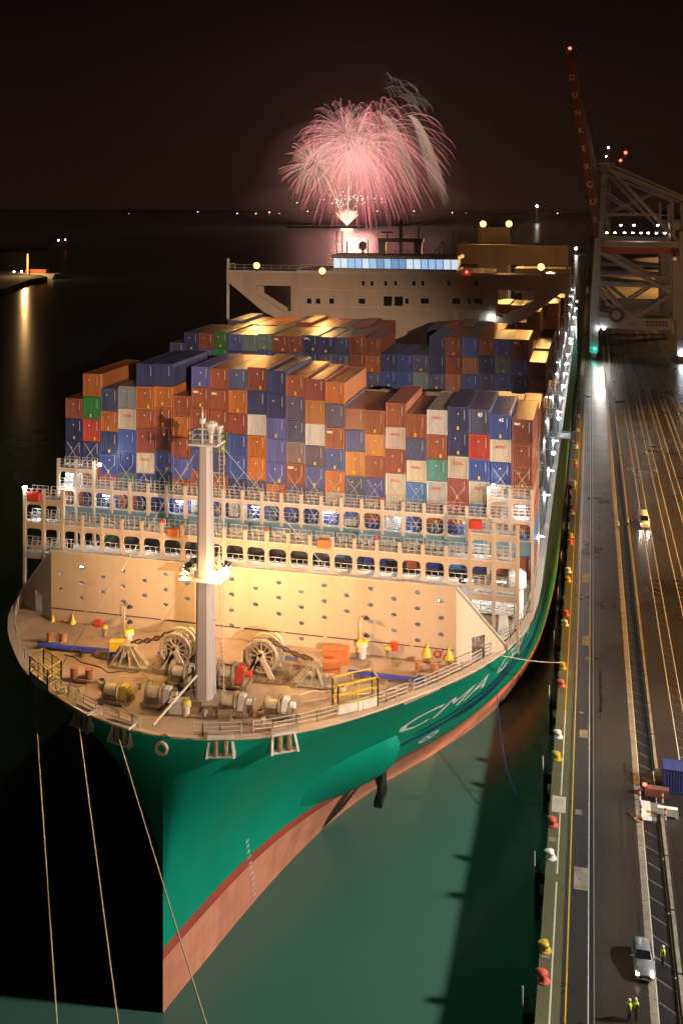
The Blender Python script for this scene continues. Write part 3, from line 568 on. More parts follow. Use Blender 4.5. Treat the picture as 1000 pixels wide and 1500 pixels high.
# loose boom resting on the port side and coiled lines
x, y = atZ(240, 1060, DECK); build('stowed_boom', M['tan'], lambda m: m.tube((x - .5, y - 1.2, DECK + .4), (x + 1.6, y + 6.8, DECK + 2.7), .12, 8), ship)
for px, py, r_ in ((270, 1010, .55), (148, 1000, .5), (420, 1062, .4), (90, 1015, .5), (500, 1010, .5)):
    x, y = atZ(px, py, DECK); build('rope_coil', M['black' if px == 270 else 'rope'], lambda m: [m.ring((x, y, DECK + .08 + .1 * k), (0, 0, 1), r_ - .05 * k, .06, 16, 5) for k in range(3)], ship)
rc = random.Random(21)
for px, py in ((120, 1012), (205, 1008), (300, 1050), (372, 1030), (440, 1030), (470, 1040), (580, 975), (600, 1000), (660, 975), (560, 1000), (330, 975), (220, 1000), (160, 1010), (430, 1005), (310, 1000), (250, 1020), (385, 1060), (195, 1050), (120, 960), (540, 975)):
    x, y = atZ(px, py, DECK); k = rc.randrange(3); a = rc.uniform(0, 3)
    if k == 0: build('deck_cleat', M['grease'], lambda m: (m.box((x, y, DECK + .1), (.7, .3, .3), a), m.bar((x - .5 * math.cos(a), y - .5 * math.sin(a), DECK + .32), (x + .5 * math.cos(a), y + .5 * math.sin(a), DECK + .32), .14)), ship)
    elif k == 1: build('mushroom_vent', M['wheel'], lambda m: m.lathe((x, y, DECK - .1), [(.14, 0), (.14, .5), (.3, .52), (.26, .66), (.05, .72)], 10), ship)
    else: build('pipe_run', M['wheel'], lambda m: (m.tube((x, y, DECK + .12), (x + 2.6 * math.cos(a), y + 2.6 * math.sin(a), DECK + .12), .07, 6), m.box((x, y, DECK + .1), (.3, .3, .35))), ship)
for L_ in ([(130, 1000), (190, 990), (250, 1000), (280, 1030)], [(420, 1020), (470, 1012), (540, 1018), (600, 1005)], [(440, 1052), (400, 1030), (372, 1045)], [(95, 960), (160, 985), (215, 985)]):
    P_ = [Vector((*atZ(px, py, DECK), DECK + .06)) for px, py in L_]; Q_ = []
    for i in range(len(P_) - 1):
        for t in range(5): Q_.append(P_[i].lerp(P_[i + 1], t / 5) + Vector((0, .25 * math.sin(2.1 * (5 * i + t)), 0)))
    build('deck_line', M['rope' if len(L_) == 4 else 'black'], lambda m: m.path(Q_, .05, 5), ship)
# stays from the lamp gallery to the deck
for (tx, ty, tz), (px, py) in (((mx_ - 1, my_ + 1.5, 47.8), (75, 1000)), ((mx_ + .9, my_ + 1.5, 47.9), (575, 945)), ((mx_ - 1, my_ + 1, fz), (228, 930))):
    x, y = atZ(px, py, DECK); build('stay_wire', M['steel'], lambda m: m.tube((tx, ty, tz), (x, y, DECK), .022, 5), ship)

# ---- lashing bridges
XL, XR = -66.6, -6.6; PITCH = 2.5
def lamp_led(p, parent, power=260, mast_=False):
    b_ = build('led_batten', M['steel'], lambda m: m.bx(p[0] - .55, p[0] + .55, p[1] - .12, p[1] + .12, p[2] + .02, p[2] + .14), parent)
    o = build('led_tube', M['led'], lambda m: m.bx(p[0] - .5, p[0] + .5, p[1] - .08, p[1] + .08, p[2] - .06, p[2] + .015), parent)
    l = light('led_light', 'POINT', (p[0], p[1], p[2] - .25), power, (.62, .82, 1.0), None, radius=.15, parent=o)
def beacon(p, parent, power=420):
    build('work_light', M['led'], lambda m: m.box(p, (.36, .3, .3)), parent)
    light('work_beam', 'POINT', (p[0], p[1] - .35, p[2]), power, (.75, .88, 1.0), None, radius=.2, parent=parent)
def lashing_bridge(Y, x0, n, zf, zlo, zfoot, endlev, endn, lev2, railm='rail', hb=.25, ht=.75):
    """floor level zf, arcade from zlo to zf, posts from zfoot, end towers up to endlev"""
    xs = [x0 + PITCH * i for i in range(n + 1)]
    lb = build('lashing_bridge', M['steel'], lambda m: (m.bx(xs[0], xs[-1], Y - .1, Y + 1.5, zf - .12, zf), m.bx(xs[0], xs[-1], Y + 1.38, Y + 1.5, zf - .9, zf - .121)), ship)
    pm = holed('arch_panel', [(-PITCH / 2 + .155, zlo - zf), (PITCH / 2 - .155, zlo - zf), (PITCH / 2 - .155, -.13), (-PITCH / 2 + .155, -.13)], [rrect(-PITCH / 2 + .25, PITCH / 2 - .25, zlo - zf + hb, -ht, .45)], .1, M['tan'])
    rm = MB(); rail_run(rm, [(-PITCH / 2 + .2, 0, 0), (PITCH / 2 - .2, 0, 0)], 1.1, 3, .03, .8); rme = rm.mesh('guard_rail', M[railm])
    hr = MB(); rail_run(hr, [(-PITCH / 2 + .2, 0, 0), (PITCH / 2 - .2, 0, 0)], .95, 2, .03, .8); hrm = hr.mesh('guard_rail', M[railm])
    xr = MB(); [xr.bar((s_ * 1.0, 0, .15), (-s_ * 1.0, 0, .95), .05) for s_ in (-1, 1)]; xme = xr.mesh('turnbuckle_rack', M[railm])
    for i in range(n):
        xc = x0 + PITCH * (i + .5); end = i < endn or i >= n - endn
        inst('arch_panel', pm, (xc, Y, zf), lb)
        inst('guard_rail', rme, (xc, Y - .05, zf + .001), lb); inst('guard_rail', rme, (xc, Y + 1.4, zf + .001), lb)
        inst('guard_rail', hrm, (xc, Y + .3, zlo + .25), lb)
        if i % 2 == 0: inst('turnbuckle_rack', xme, (xc, Y + .5, zf), lb)
        if end:
            for z in lev2:
                build('end_floor', M['steel'], lambda m: m.bx(xc - PITCH / 2 + .1, xc + PITCH / 2 - .1, Y - .1, Y + 1.5, z - .12, z), lb)
                inst('arch_panel', pm, (xc, Y, z), lb) if z > zf else build('end_beam', M['tan'], lambda m: m.bx(xc - PITCH / 2 + .17, xc + PITCH / 2 - .155, Y - .05, Y + .05, z - .8, z - .121), lb)
                inst('guard_rail', rme, (xc, Y - .05, z + .001), lb); inst('guard_rail', rme, (xc, Y + 1.4, z + .001), lb)
            if i in (1, n - 2): build('tower_ladder', M['rail'], lambda m: ladder(m, (xc + .4, Y + .9), zf, endlev), lb)
    for i, x in enumerate(xs):
        endp = i <= endn or i >= n - endn
        zt = (endlev if endp else zf) + 1.15
        build('post', M['tan'], lambda m: m.bx(x - .15, x + .15, Y - .14, Y + .26, zfoot if endp else zlo - .4, zt), lb)
        if i % 5 == 2 and not endp: build('red_marker', M['red'], lambda m: m.box((x, Y + .1, zt + .16), (.34, .34, .3)), lb)
    return lb
# forward bridge (behind the breakwater)
LA = lashing_bridge(107.0, -65.0, 23, 33.6, 30.6, DECK - .2, 36.4, 2, (36.4, 30.1))
for px, py in ((254, 780), (474, 796), (697, 768)):
    x, z = atY(px, py, 106.6); build('lashing_gear_box', M['orange' if px < 600 else 'red'], lambda m: m.box((x, 106.6, z), (1.25, .7, .9), 0, (.96, .96)), LA)
x, z = atY(50, 728, 106.6); build('lashing_gear_box', M['red'], lambda m: m.box((x, 106.8, z), (1.5, .9, 1.0)), LA)
for x, z in ((-63.9, 35.4), (-60, 32.6), (-55, 32.6), (-45.5, 32.6), (-38, 32.6), (-29.5, 32.6), (-23.5, 32.6), (-18, 32.6), (-11.8, 35.6), (-13.5, 32.6), (-50, 32.6), (-34, 32.6)): lamp_led((x, 108.2, z), LA, 150)
# main bridge in front of the first bay
LB_ = lashing_bridge(117.6, XL, 24, 34.8, 32.3, DECK - .5, 37.2, 2, (37.2,), 'rail', .12, .5)
build('transverse_girder', M['teal'], lambda m: m.bx(XL, XR, 117.75, 118.6, 30.7, 32.28), LB_)
for x, z in ((-65.2, 36.3), (-8, 36.3), (-60, 33.9), (-50, 33.9), (-40, 33.9), (-31, 33.9), (-22, 33.9), (-14, 33.9)): lamp_led((x, 118.0, z), LB_, 190)
beacon((atY(146, 681, 116.9)[0], 116.9, atY(146, 681, 116.9)[1]), LB_, 170); beacon((atY(93, 725, 116.9)[0], 116.9, atY(93, 725, 116.9)[1]), LB_, 130)
beacon((atY(722, 716, 117.2)[0], 117.2, 38.6), LB_, 130)
beacon((-64.7, 106.5, 37.7), LA, 130)
# lashing rods in crosses over the lowest tiers
rod = MB(); [rod.bar((s_ * 1.05, 0, 0), (-s_ * .9, .25, 2.55), .05) for s_ in (-1, 1)]; rodm = rod.mesh('lashing_rods', M['rail'])
for i in range(24): inst('lashing_rods', rodm, (XL + PITCH * (i + .5), 118.95, 35.2 if 2 <= i < 22 else 37.6), LB_)
for i in range(24): inst('lashing_rods', rodm, (XL + PITCH * (i + .5), 118.95, 31.6), LB_)
# machinery on the deck between breakwater and cargo, starboard side
build('deck_stanchion', M['white'], lambda m: (m.prism([(-9.9, DECK - .4), (-8.6, DECK - .4), (-9.1, DECK + 4.6), (-9.5, DECK + 4.6)], 110, 110.5), m.bx(-12.2, -11.8, 109, 109.4, DECK - .4, DECK + 3.8)), ship)
build('mooring_platform', M['steel'], lambda m: (m.bx(-17.5, -8, 108.8, 116.5, 27.2, 27.35), m.bx(-17.5, -12, 110, 116.5, 25.6, 25.7)), ship)
build('railing', M['rail'], lambda m: rail_run(m, [(-17.5, 108.9, 27.36), (-8, 108.9, 27.36), (-8, 116, 27.36)], 1.1, 3, .03, 1.2), ship)
build('side_ventilator', M['white'], lambda m: (m.lathe((-8.2, 116.3, DECK - .5), [(.7, 0), (.7, 3.6), (1.0, 3.9), (1.0, 5.4), (.4, 5.8)], 14)), ship)
lamp_led((-13, 110.4, 30.0), ship, 170); lamp_led((-9.6, 112.0, 29.6), ship, 60); [lamp_led((x, 105.2, 29.6), ship, 120) for x in (-57, -50, -43, -36, -29, -22, -16)]
build('cargo_bulkhead', M['steel'], lambda m: m.bx(-60, -14, 109.4, 109.6, DECK - .5, 30.4), ship)

# ================================================================== CONTAINERS
def corr(m, a, b, z0, z1, nrm, n, dep=.045):       # vertical corrugations from point a to b
    a, b = Vector(a), Vector(b); L = (b - a); P = []
    for i in range(n):
        for t, dd in ((.05, 0), (.35, 0), (.5, dep), (.9, dep)): P.append((a + L * ((i + t) / n), dd))
    P = [(a, 0)] + P + [(b, 0)]
    V = [(p.x + nrm[0] * -d, p.y + nrm[1] * -d, z) for p, d in P for z in (z0, z1)]
    m.add(V, [(2 * i, 2 * i + 2, 2 * i + 3, 2 * i + 1) for i in range(len(P) - 1)])
CW, CLn = 2.438, 12.19
def cont_meshes(h, Ln=CLn):
    x, L = CW / 2, Ln; fr = MB()
    for sx in (-1, 1):
        for y in (.08, L - .08): fr.box((sx * (x - .08), y, h / 2), (.16, .16, h - .36))
        for z in (.08, h - .05): fr.bx(sx * x - .09 * (sx > 0), sx * x + .09 * (sx < 0), .17, L - .17, z - .05, z + .045)
        for y in (.09, L - .09):
            for z in (.09, h - .09): fr.box((sx * (x - .085), y - .004 if y < 1 else y + .004, z), (.178, .18, .18))
    for y in (.06, L - .06):
        for z in (.09, h - .06): fr.bx(-x + .175, x - .175, y - .06, y + .06, z - .06, z + .06)
    wl = MB(); corr(wl, (-x + .16, .05, 0), (x - .16, .05, 0), .15, h - .12, (0, -1), 9, .1); corr(wl, (x - .16, L - .05, 0), (-x + .16, L - .05, 0), .15, h - .12, (0, 1), 9, .1)
    corr(wl, (x - .035, .16, 0), (x - .035, L - .16, 0), .13, h - .1, (1, 0), 40); corr(wl, (-x + .035, L - .16, 0), (-x + .035, .16, 0), .13, h - .1, (-1, 0), 40)
    V = []; n = 30
    for i in range(n + 1): y = .13 + (L - .26) * i / n; V += [(-x + .1, y, h - .045), (-x + .25, y, h - .03 + (.02 if i % 2 else 0)), (x - .25, y, h - .03 + (.02 if i % 2 else 0)), (x - .1, y, h - .045)]
    wl.add(V, [(4 * i + k, 4 * i + k + 1, 4 * i + 5 + k, 4 * i + 4 + k) for i in range(n) for k in range(3)])
    wl.add([(-x + .1, .1, .2), (x - .1, .1, .2), (x - .1, L - .1, .2), (-x + .1, L - .1, .2)], [(0, 3, 2, 1)])
    return fr.mesh('container_frame', CM['rust']), wl.mesh('corrugated_panels', CM['rust'])
CMESH = {False: cont_meshes(2.591), True: cont_meshes(2.896)}
q = MB(); q.bx(-.13, .13, -.012, 0, -.2, .2); PLAC = q.mesh('placard', M['yellow'])
q = MB(); q.bx(-.025, .025, -.012, 0, -.6, .6); NUMS = q.mesh('number_strip', M['line'])
q = MB(); q.bx(-.07, .07, -.012, 0, -.09, .09); DOT = q.mesh('vent_cover', M['line'])
BLUEP = mat('container_white_print', (0.8, 0.78, 0.74), 0.5, var=0.05); REDP = mat('container_red_print', (0.5, 0.03, 0.03), 0.5, var=0.05)
ncont = 0
def container(xc, y, z, hc, colr, label, group, mark=None, detail=True):
    global ncont; ncont += 1
    fr, wl = CMESH[hc]; h = 2.896 if hc else 2.591; y += rnd.uniform(-.05, .05); xc += rnd.uniform(-.03, .03)
    o = inst('shipping_container', fr, (xc, y, z), None, 0, [CM[colr]]); tag(o, label, 'container', group)
    inst('corrugated_panels', wl, (xc, y, z), o, 0, [CM[colr]])
    if detail:
        light_c = colr in ('white', 'cream', 'pinkwhite', 'grey')
        if not light_c:
            inst('number_strip', NUMS, (xc + .78, y - .002, z + h * .68), o)
            if rnd.random() < .7: inst('vent_cover', DOT, (xc + rnd.choice((-.35, -.1, .05)), y - .003, z + h * .72), o)
            if rnd.random() < .5: inst('placard', PLAC, (xc + rnd.choice((0, 0, .45, -.1)), y - .003, z + .42), o)
        if mark == 'tex': wall_text('tex', .55, BLUEP, (xc - .62, y - .008, z + h - .5), o, bold=.015)
        elif mark == '45': wall_text('45', .6, BLUEP, (xc + .1, y - .008, z + h - .6), o, bold=.015)
        elif mark: wall_text('OOCL', .42, REDP, (xc, y - .008, z + h * .68), o, bold=.012)
    return o
# the forward bay: (colour, high-cube, mark) from the top tier downwards; t = tex, o = red print, 4 = 45
BAY1 = [
 (45.8, 'rust navy+ navy+'), (49.1, 'orange+ green+ red+ navy+'), (47.3, 'slate+ orange navy+ blue redbrown'), (47.7, 'grey+ cream.o blue+ royal tealgrey'), (50.7, 'navy+ orange+ rust redbrown+ cream.o royal'), (50.8, 'navy+ orange rust brown+ violet navy+'),
 (46.8, 'rust orange rust violet rust'), (50.6, 'violet rust.t rust slate violet rust'), (50.5, 'rust rust.t rust greengrey slate+ rust'), (50.5, 'slate orange+ redbrown blue blue+ navy+'), (50.8, 'brown+ navy+ white orange orange+ purple+'), (50.5, 'navy+ navy+ violet violet+ violet orange'),
 (50.0, 'rust purple+ slate mauve rust.t purple+'), (49.7, 'redbrown lorange+ white purple violet purple'), (49.4, 'orange purple+ rust.t blue orange cream.o'), (46.3, 'salmon violet lorange+ slate violet'), (46.2, 'rust+ lorange rust violet rust.t'), (47.2, 'rust+ pinkwhite.o redbrown+ cream.o cream.o'),
 (46.0, 'rust+ slate cream.o bright navy'), (46.6, 'white+o rust+ teal white.o rust'), (47.1, 'navy+ navy+ cream.o redbrown red+'), (46.9, 'slate+4 red+ blue cream.o bright+'), (46.4, 'blue+4 cream.o royal cream.o rust'), (46.0, 'brown+t rust rust salmon')]
G1 = 'containers of the forward bay'
def stack(i, top, spec, Y, bay, group, low=None, maxn=99, detail=True):
    z = top; x = XL + PITCH * (i + .5); L = []
    for s_ in spec.split():
        mk = 'tex' if s_.endswith('t') and ('.t' in s_ or '+t' in s_) else ('45' if s_.endswith('4') else ('o' if s_.endswith('o') and ('.' in s_ or '+' in s_) else None))
        L.append((s_.replace('+', ' ').replace('.', ' ').split()[0], '+' in s_, mk))
    if low is not None:
        zz = top - sum(2.93 if h else 2.63 for _, h, _ in L)
        while zz - 2.63 > low: L.append((rnd.choice(['blue', 'navy', 'rust', 'violet', 'slate', 'white', 'redbrown', 'bright', 'royal']), False, None)); zz -= 2.63
    for k, (c_, hc, mk) in enumerate(L[:maxn]):
        z -= 2.93 if hc else 2.63
        place = 'top' if k == 0 else '%s from top' % ORD[k]
        container(x, Y, z, hc, c_, '%s container, %s in %s stack from seaward side, %s' % (WORD[c_], place, ORD[i], bay), group, mk, detail)
for i, (top, spec) in enumerate(BAY1): stack(i, top, spec, 119.4, 'forward bay', G1, 27.2)
BAY2 = ['slate', 'navy+ royal', 'brown violet', 'dgreen green', 'violet navy', 'tealgrey slate', 'tealgrey blue', 'brown.t navy', 'brown slate', 'navy.t navy', 'navy slate', 'navy slate', 'brown brown', 'brown rust slate', 'navy blue', 'royal blue', 'slate tealgrey', 'navy+ navy slate', 'brown+ brown salmon', 'blue+ salmon blue', 'brown navy slate', 'violet tealgrey.o violet', 'brown+t violet navy', 'brown brown']
for i, spec in enumerate(BAY2):
    top = 48.6 if i == 0 else (50.3 if i < 14 else (48.0 if i < 17 else (50.9 if i < 23 else 47.6))) + (.25 if i % 3 == 0 and i < 14 else 0)
    stack(i, top, spec, 153.0, 'second visible bay', 'containers of the second visible bay')
for i in range(2, 24):
    if i in (13, 14, 15): continue
    stack(i, 50.6 + rnd.choice((-.3, 0, .3)) - (2.8 if i > 20 else 0), rnd.choice(['brown', 'rust', 'navy', 'slate', 'orange', 'redbrown']), 166.5, 'bay before deckhouse', 'containers before the deckhouse', detail=False)
# aft of the deckhouse, starboard side
for i, top, spec in ((20, 49.5, 'orange brown rust'), (21, 49.5, 'rust.t orange navy'), (22, 51.5, 'orange+ orange brown'), (23, 47.0, 'brown rust navy')): stack(i, top, spec, 187.5, 'bay beside deckhouse', 'containers beside the deckhouse')
for i, top, spec in ((18, 50.0, 'orange rust'), (19, 50.2, 'orange redbrown'), (20, 50.0, 'lorange.t rust'), (21, 50.0, 'slate brown'), (22, 50.3, 'brown orange'), (23, 50.6, 'lorange orange+ brown')): stack(i, top, spec, 214.0, 'bay behind deckhouse', 'containers behind the deckhouse')
for i, top, spec in ((20, 50.2, 'cream cream'), (21, 50.2, 'brown rust'), (22, 53.2, 'redbrown brown rust'), (23, 47.5, 'brown orange')): stack(i, top, spec, 262.0, 'bay amidships', 'containers far behind the deckhouse', detail=False)
for i in range(17, 24): stack(i, 50.5, 'cream cream pinkwhite', 330.0, 'bay before funnel', 'containers before the funnel', detail=False)
# outboard edge of the bays between (their tops lie below the forward bay)
for Y, top in ((133.6, 44.5), (229, 44.0), (245, 44.5), (278, 44.2), (296, 44)):
    stack(23, top, 'rust brown slate', Y, '%s outboard bay' % ORD[(133.6, 229, 245, 278, 296).index(Y)], 'outboard stacks along the starboard rail', detail=False)

# further lashing bridges along the cargo: end towers at the starboard rail
for Y in (132.2, 151.2, 165.2, 186.2, 212.2, 227.5, 243.5, 260.5, 276.5, 294.5, 328.5, 360, 392, 424):
    x = XR - 1.2
    t = build('lashing_tower', M['steel'], lambda m: ([m.bx(x + q, x + q + .3, Y - .3, Y + .3, DECK - 1, 41) for q in (-2.3, .9)], [m.bx(x - 2.3, x + 1.3, Y - .35, Y + .35, z, z + .18) for z in (29, 33, 37, 40.8)]), ship)
    for z in (29.2, 33.2, 37.2, 41): build('tower_rail', M['rail'], lambda m: rail_run(m, [(x - 2.2, Y - .36, z), (x + 1.3, Y - .36, z)], 1.1, 3, .03, 1.2), t)
    lamp_led((x + .3, Y - .8, 36.4), t, 220 if Y < 250 else 400); lamp_led((x + 1.4, Y - .6, 28.6), t, 250 if Y < 250 else 450)
build('side_coaming', M['teal'], lambda m: m.bx(-8.6, -8.2, 119, 440, DECK - 1.2, 28.2), ship)
for i in range(22):
    Y = 124 + 14 * i
    build('side_stanchion', M['white'], lambda m: (m.bx(-7.1, -6.8, Y, Y + .3, DECK - 1, 28.2), m.bx(-8.2, -6.8, Y + .05, Y + .25, 28.0, 28.3)), ship)
for Y in (172, 200, 236, 270, 310, 345, 380, 415, 445):
    b_ = build('side_flood', M['led'], lambda m: m.lathe((-6.2, Y, 29.6), [(.1, -.25), (.3, -.1), (.3, .1), (.1, .25)], 8), ship)
    light('side_beam', 'POINT', (-5.6, Y - .6, 29.6), 350, (1.0, .82, .58), None, radius=.3, parent=b_)
build('pilot_ladder_platform', M['white'], lambda m: (m.bx(-6.4, -4.0, 205, 209, DECK + .3, DECK + .6), rail_run(m, [(-6.2, 205, DECK + .6), (-4.1, 205, DECK + .6), (-4.1, 209, DECK + .6)], 1.1, 3, .04, 1)), ship)

# ================================================================== DECKHOUSE
HY = 186.0
house = build('deckhouse', M['tan'], lambda m: m.bx(-54.4, -18.6, HY, HY + 14, DECK, 57.9), ship)
build('roof_band', M['steel'], lambda m: m.bx(-54.8, -18.2, HY - .35, HY + 14.3, 57.902, 58.5), house)
def wing_br(sg):
    xa = CL + sg * 17.9; xo = CL + sg * 32.6
    outer = [(xa, 47.5), (xa, 57.9), (xo, 57.9), (xo, 56.2), (xa + sg * 7, 50.2)]
    hole = [(xa + sg * 1.6, 50.6), (xa + sg * 1.6, 55.4), (xa + sg * 8.5, 55.4), (xa + sg * 8.5, 53.6), (xa + sg * 3.0, 50.4)]
    if sg < 0: outer.reverse(); hole.reverse()
    me = holed('bridge_wing', outer, [hole], .5, M['tan'], (xa, 0, 50)); w_ = inst('bridge_wing', me, (xa, HY + .3, 50), house)
    inst('bridge_wing_web', me, (xa, HY + 4.5, 50), house)
    build('wing_deck', M['steel'], lambda m: m.bx(min(xa, xo), max(xa, xo), HY + .05, HY + 4.8, 57.902, 58.25), house)
    build('wing_rail', M['rail'], lambda m: rail_run(m, [(xa, HY + .1, 58.26), (xo, HY + .1, 58.26), (xo, HY + 4.6, 58.26)], 1.1, 2, .04, 1.8), house)
    build('wing_post', M['steel'], lambda m: m.bx(xo - .25 - (.4 if sg > 0 else -.1), xo + .15 - (.4 if sg > 0 else -.1), HY + .6, HY + 1, 48, 60.5), house)
wing_br(1); wing_br(-1)
wh = build('wheelhouse', M['tan'], lambda m: (m.bx(-47.9, -24.1, HY + .3, HY + 9, 58.502, 59.0), m.bx(-48.1, -23.9, HY, HY + 9.2, 60.85, 61.5), m.bx(-47.4, -24.6, HY + 2.2, HY + 9, 59.002, 60.849)), house)
for i in range(17):
    xa = -47.7 + 1.4 * i
    build('window_pane', M[rnd.choice(('bridgewin', 'bridgewin', 'bridgewin2', 'bridgewin3'))], lambda m: m.add([(xa + .07, HY + .75, 59.02), (xa + 1.3, HY + .75, 59.02), (xa + 1.3, HY + .35, 60.84), (xa + .07, HY + .35, 60.84), (xa + .07, HY + .8, 59.02), (xa + 1.3, HY + .8, 59.02), (xa + 1.3, HY + .4, 60.84), (xa + .07, HY + .4, 60.84)], [(0, 1, 2, 3), (7, 6, 5, 4), (0, 4, 5, 1), (2, 6, 7, 3)]), wh)
    build('window_mullion', M['steel'], lambda m: m.bar((xa, HY + .72, 59.0), (xa, HY + .32, 60.86), .13), wh)
def pane(px, py, wd, hg):
    x, z = atY(px, py, HY); f_ = build('window', M['steel'], lambda m: m.box((x, HY - .02, z), (wd + .25, .1, hg + .25)), house); build('pane', M['glass'], lambda m: m.box((x, HY - .08, z), (wd, .05, hg)), f_)
for px in (532, 545, 565, 579, 606, 619, 657, 697): pane(px, 415, .55, .9)
for px, wd in ((453, .9), (466, .9), (486, .9), (530, 1.3), (596, .6), (568, 1.6), (584, 1.6), (622, 1.5), (668, 1.5), (687, .6), (700, 1.5)): pane(px, 441, wd, 1.0 if wd != 1.6 else 1.8)
for zz in (51.6, 54.8): build('deck_ledge', M['steel'], lambda m: m.bx(-54.4, -18.6, HY - .12, HY - .002, zz, zz + .14), house)
for xa_, xb_ in ((-54, -48.4), (-23.6, -18.8)): build('roof_rail', M['rail'], lambda m: rail_run(m, [(xa_, HY, 58.5), (xb_, HY, 58.5)], 1.1, 3, .03, 1.2), house)
build('house_door', M['steel'], lambda m: m.bx(-24.8, -23.9, HY - .06, HY, 49.2, 51.4), house)
def aerials(m):
    rail_run(m, [(-48, HY + .2, 61.5), (-24, HY + .2, 61.5)], 1.1, 3, .03, 1.6)
    for px in (493, 501): x = atY(px, 350, HY + 3)[0]; m.tube((x, HY + 3, 61.5), (x, HY + 3, 66), .1, 6); [m.bar((x - .5, HY + 3, z), (x + .5, HY + 3, z), .08) for z in (63, 64, 65, 65.8)]
    for px, top in ((508, 64), (539, 64.4), (665, 66.2), (669, 66.2)): x = atY(px, 350, HY + 3)[0]; m.tube((x, HY + 3, 61.5), (x, HY + 3, top), .12, 6)
build('aerials', M['steel'], aerials, house)
def radar(m):
    for px in (560, 612): x = atY(px, 350, HY + 4)[0]; m.bx(x - .7, x + .7, HY + 3.5, HY + 4.5, 61.5, 63.9)
    xa, xb = atY(554, 350, HY + 4)[0], atY(620, 350, HY + 4)[0]; m.bx(xa, xb, HY + 3.4, HY + 4.6, 63.902, 64.6); rail_run(m, [(xa, HY + 3.4, 64.6), (xb, HY + 3.4, 64.6)], 1.0, 2, .04, 1.2)
    x = atY(587, 350, HY + 4)[0]; m.tube((x, HY + 4, 61.5), (x, HY + 4, 68.2), .35, 8); m.bx(x - 1.8, x + 1.8, HY + 3.8, HY + 4.2, 67, 67.3); [m.tube((x + q, HY + 4, 67.3), (x + q, HY + 4, 68.6), .08, 5) for q in (-1.7, -.9, .9, 1.7)]
    x = atY(613, 350, HY + 4)[0]; m.tube((x, HY + 4, 64.6), (x, HY + 4, 67.2), .15, 6); m.lathe((x, HY + 4, 67.2), [(.15, 0), (.55, .3), (.5, .6)], 10); x = atY(567, 350, HY + 4)[0]; m.tube((x, HY + 4, 64.6), (x, HY + 4, 65.6), .15, 6); m.bx(x - 1.2, x + 1.2, HY + 3.9, HY + 4.1, 65.6, 65.9)
build('radar_mast', M['steel'], radar, house)
build('satellite_dome', M['steel'], lambda m: (m.lathe((atY(531, 364, HY + 3)[0], HY + 3, 61.5), [(.2, 0), (.2, .8), (.7, 1.1), (.85, 1.7), (.6, 2.3), (.1, 2.5)], 12)), house)
build('awning_frame', M['white'], lambda m: [m.bar((atY(645, 350, HY + 3)[0] + q, HY + 2, 61.5), (atY(648, 350, HY + 3)[0], HY + 3, 64.2), .12) for q in (-1.5, -.5, .8, 2.2)], house)
def big_flood(p, tgt, parent, power=9000, r_=.62):
    d = (Vector(tgt) - Vector(p)).normalized(); p = Vector(p)
    f_ = build('sodium_floodlight', M['black'], lambda m: (m.tube(p - d * .6, p, .35, 12, r_ + .12), m.bar(p - d * .4, p - d * .4 - Vector((0, 0, 1.3)), .14)), parent)
    build('flood_lens', M['sod'], lambda m: m.tube(p + d * .01, p + d * .05, r_, 14), f_)
    light('sodium_beam', 'SPOT', p + d * .25, power, SODIUM, tgt, 150, 0.9, .5, parent=f_)
for px, py, tx in ((376, 389, -56), (472, 397, -44), (792, 391, -16)):
    x, z = atY(px, py, HY - .4); big_flood((x, HY - .4, z), (tx, 120, 47), house, 14000 if px != 472 else 9000)
build('red_lamp', M['redl'], lambda m: m.box((atY(683, 399, HY - .5)[0], HY - .5, 58.7), (.3, .3, .3)), house)
# small light at the foot of the house, starboard
x, z = atY(719, 463, HY - .5); lamp_led((x, HY - .5, z), house, 140)

# ---- funnel casing with its twin lamps, far aft
fn = build('funnel', M['tan'], lambda m: m.bx(-39.5, -28.9, 362, 376, DECK, 60.3), ship)
build('funnel_grille', M['steel'], lambda m: ([m.bx(-39.4, -29, 362.2 + i * 2.2, 362.5 + i * 2.2, 60.302, 62.6) for i in range(6)], m.bx(-39.4, -29.0, 362, 375.8, 62.602, 62.9)), fn)
build('exhaust_pipe', M['black'], lambda m: [m.tube((-36.5 + q, 368, 62.9), (-36.5 + q, 368, 64.2), .6, 10) for q in (-1.5, 0, 1.5, 4)], fn)
for px in (707, 745):
    x, z = atY(px, 328, 361); big_flood((x, 361, z), (-36, 240, 45), fn, 30000, 1.1); build('lamp_column', M['steel'], lambda m: m.tube((x, 361.6, 56), (x, 361.6, z), .2, 8), fn)
build('aft_house_deck', M['tan'], lambda m: (m.bx(-46, -8, 358, 362, 50, 56.6), m.bx(-46, -8, 357, 377, 56.602, 57)), ship)
build('stern_mast', M['white'], lambda m: (m.tube((-30.5, 470, DECK), (-30.5, 470, 52), .3, 8), m.bx(-33, -28, 469.8, 470.2, 48, 48.4)), ship)
for x, y, z in ((-12, 300, 52.5), (-30, 356, 57.6)): light('aft_sodium', 'SPOT', (x, y, z + 4), 60000, SODIUM, (x - 2, y - 60, 44), 150, .9, .5)

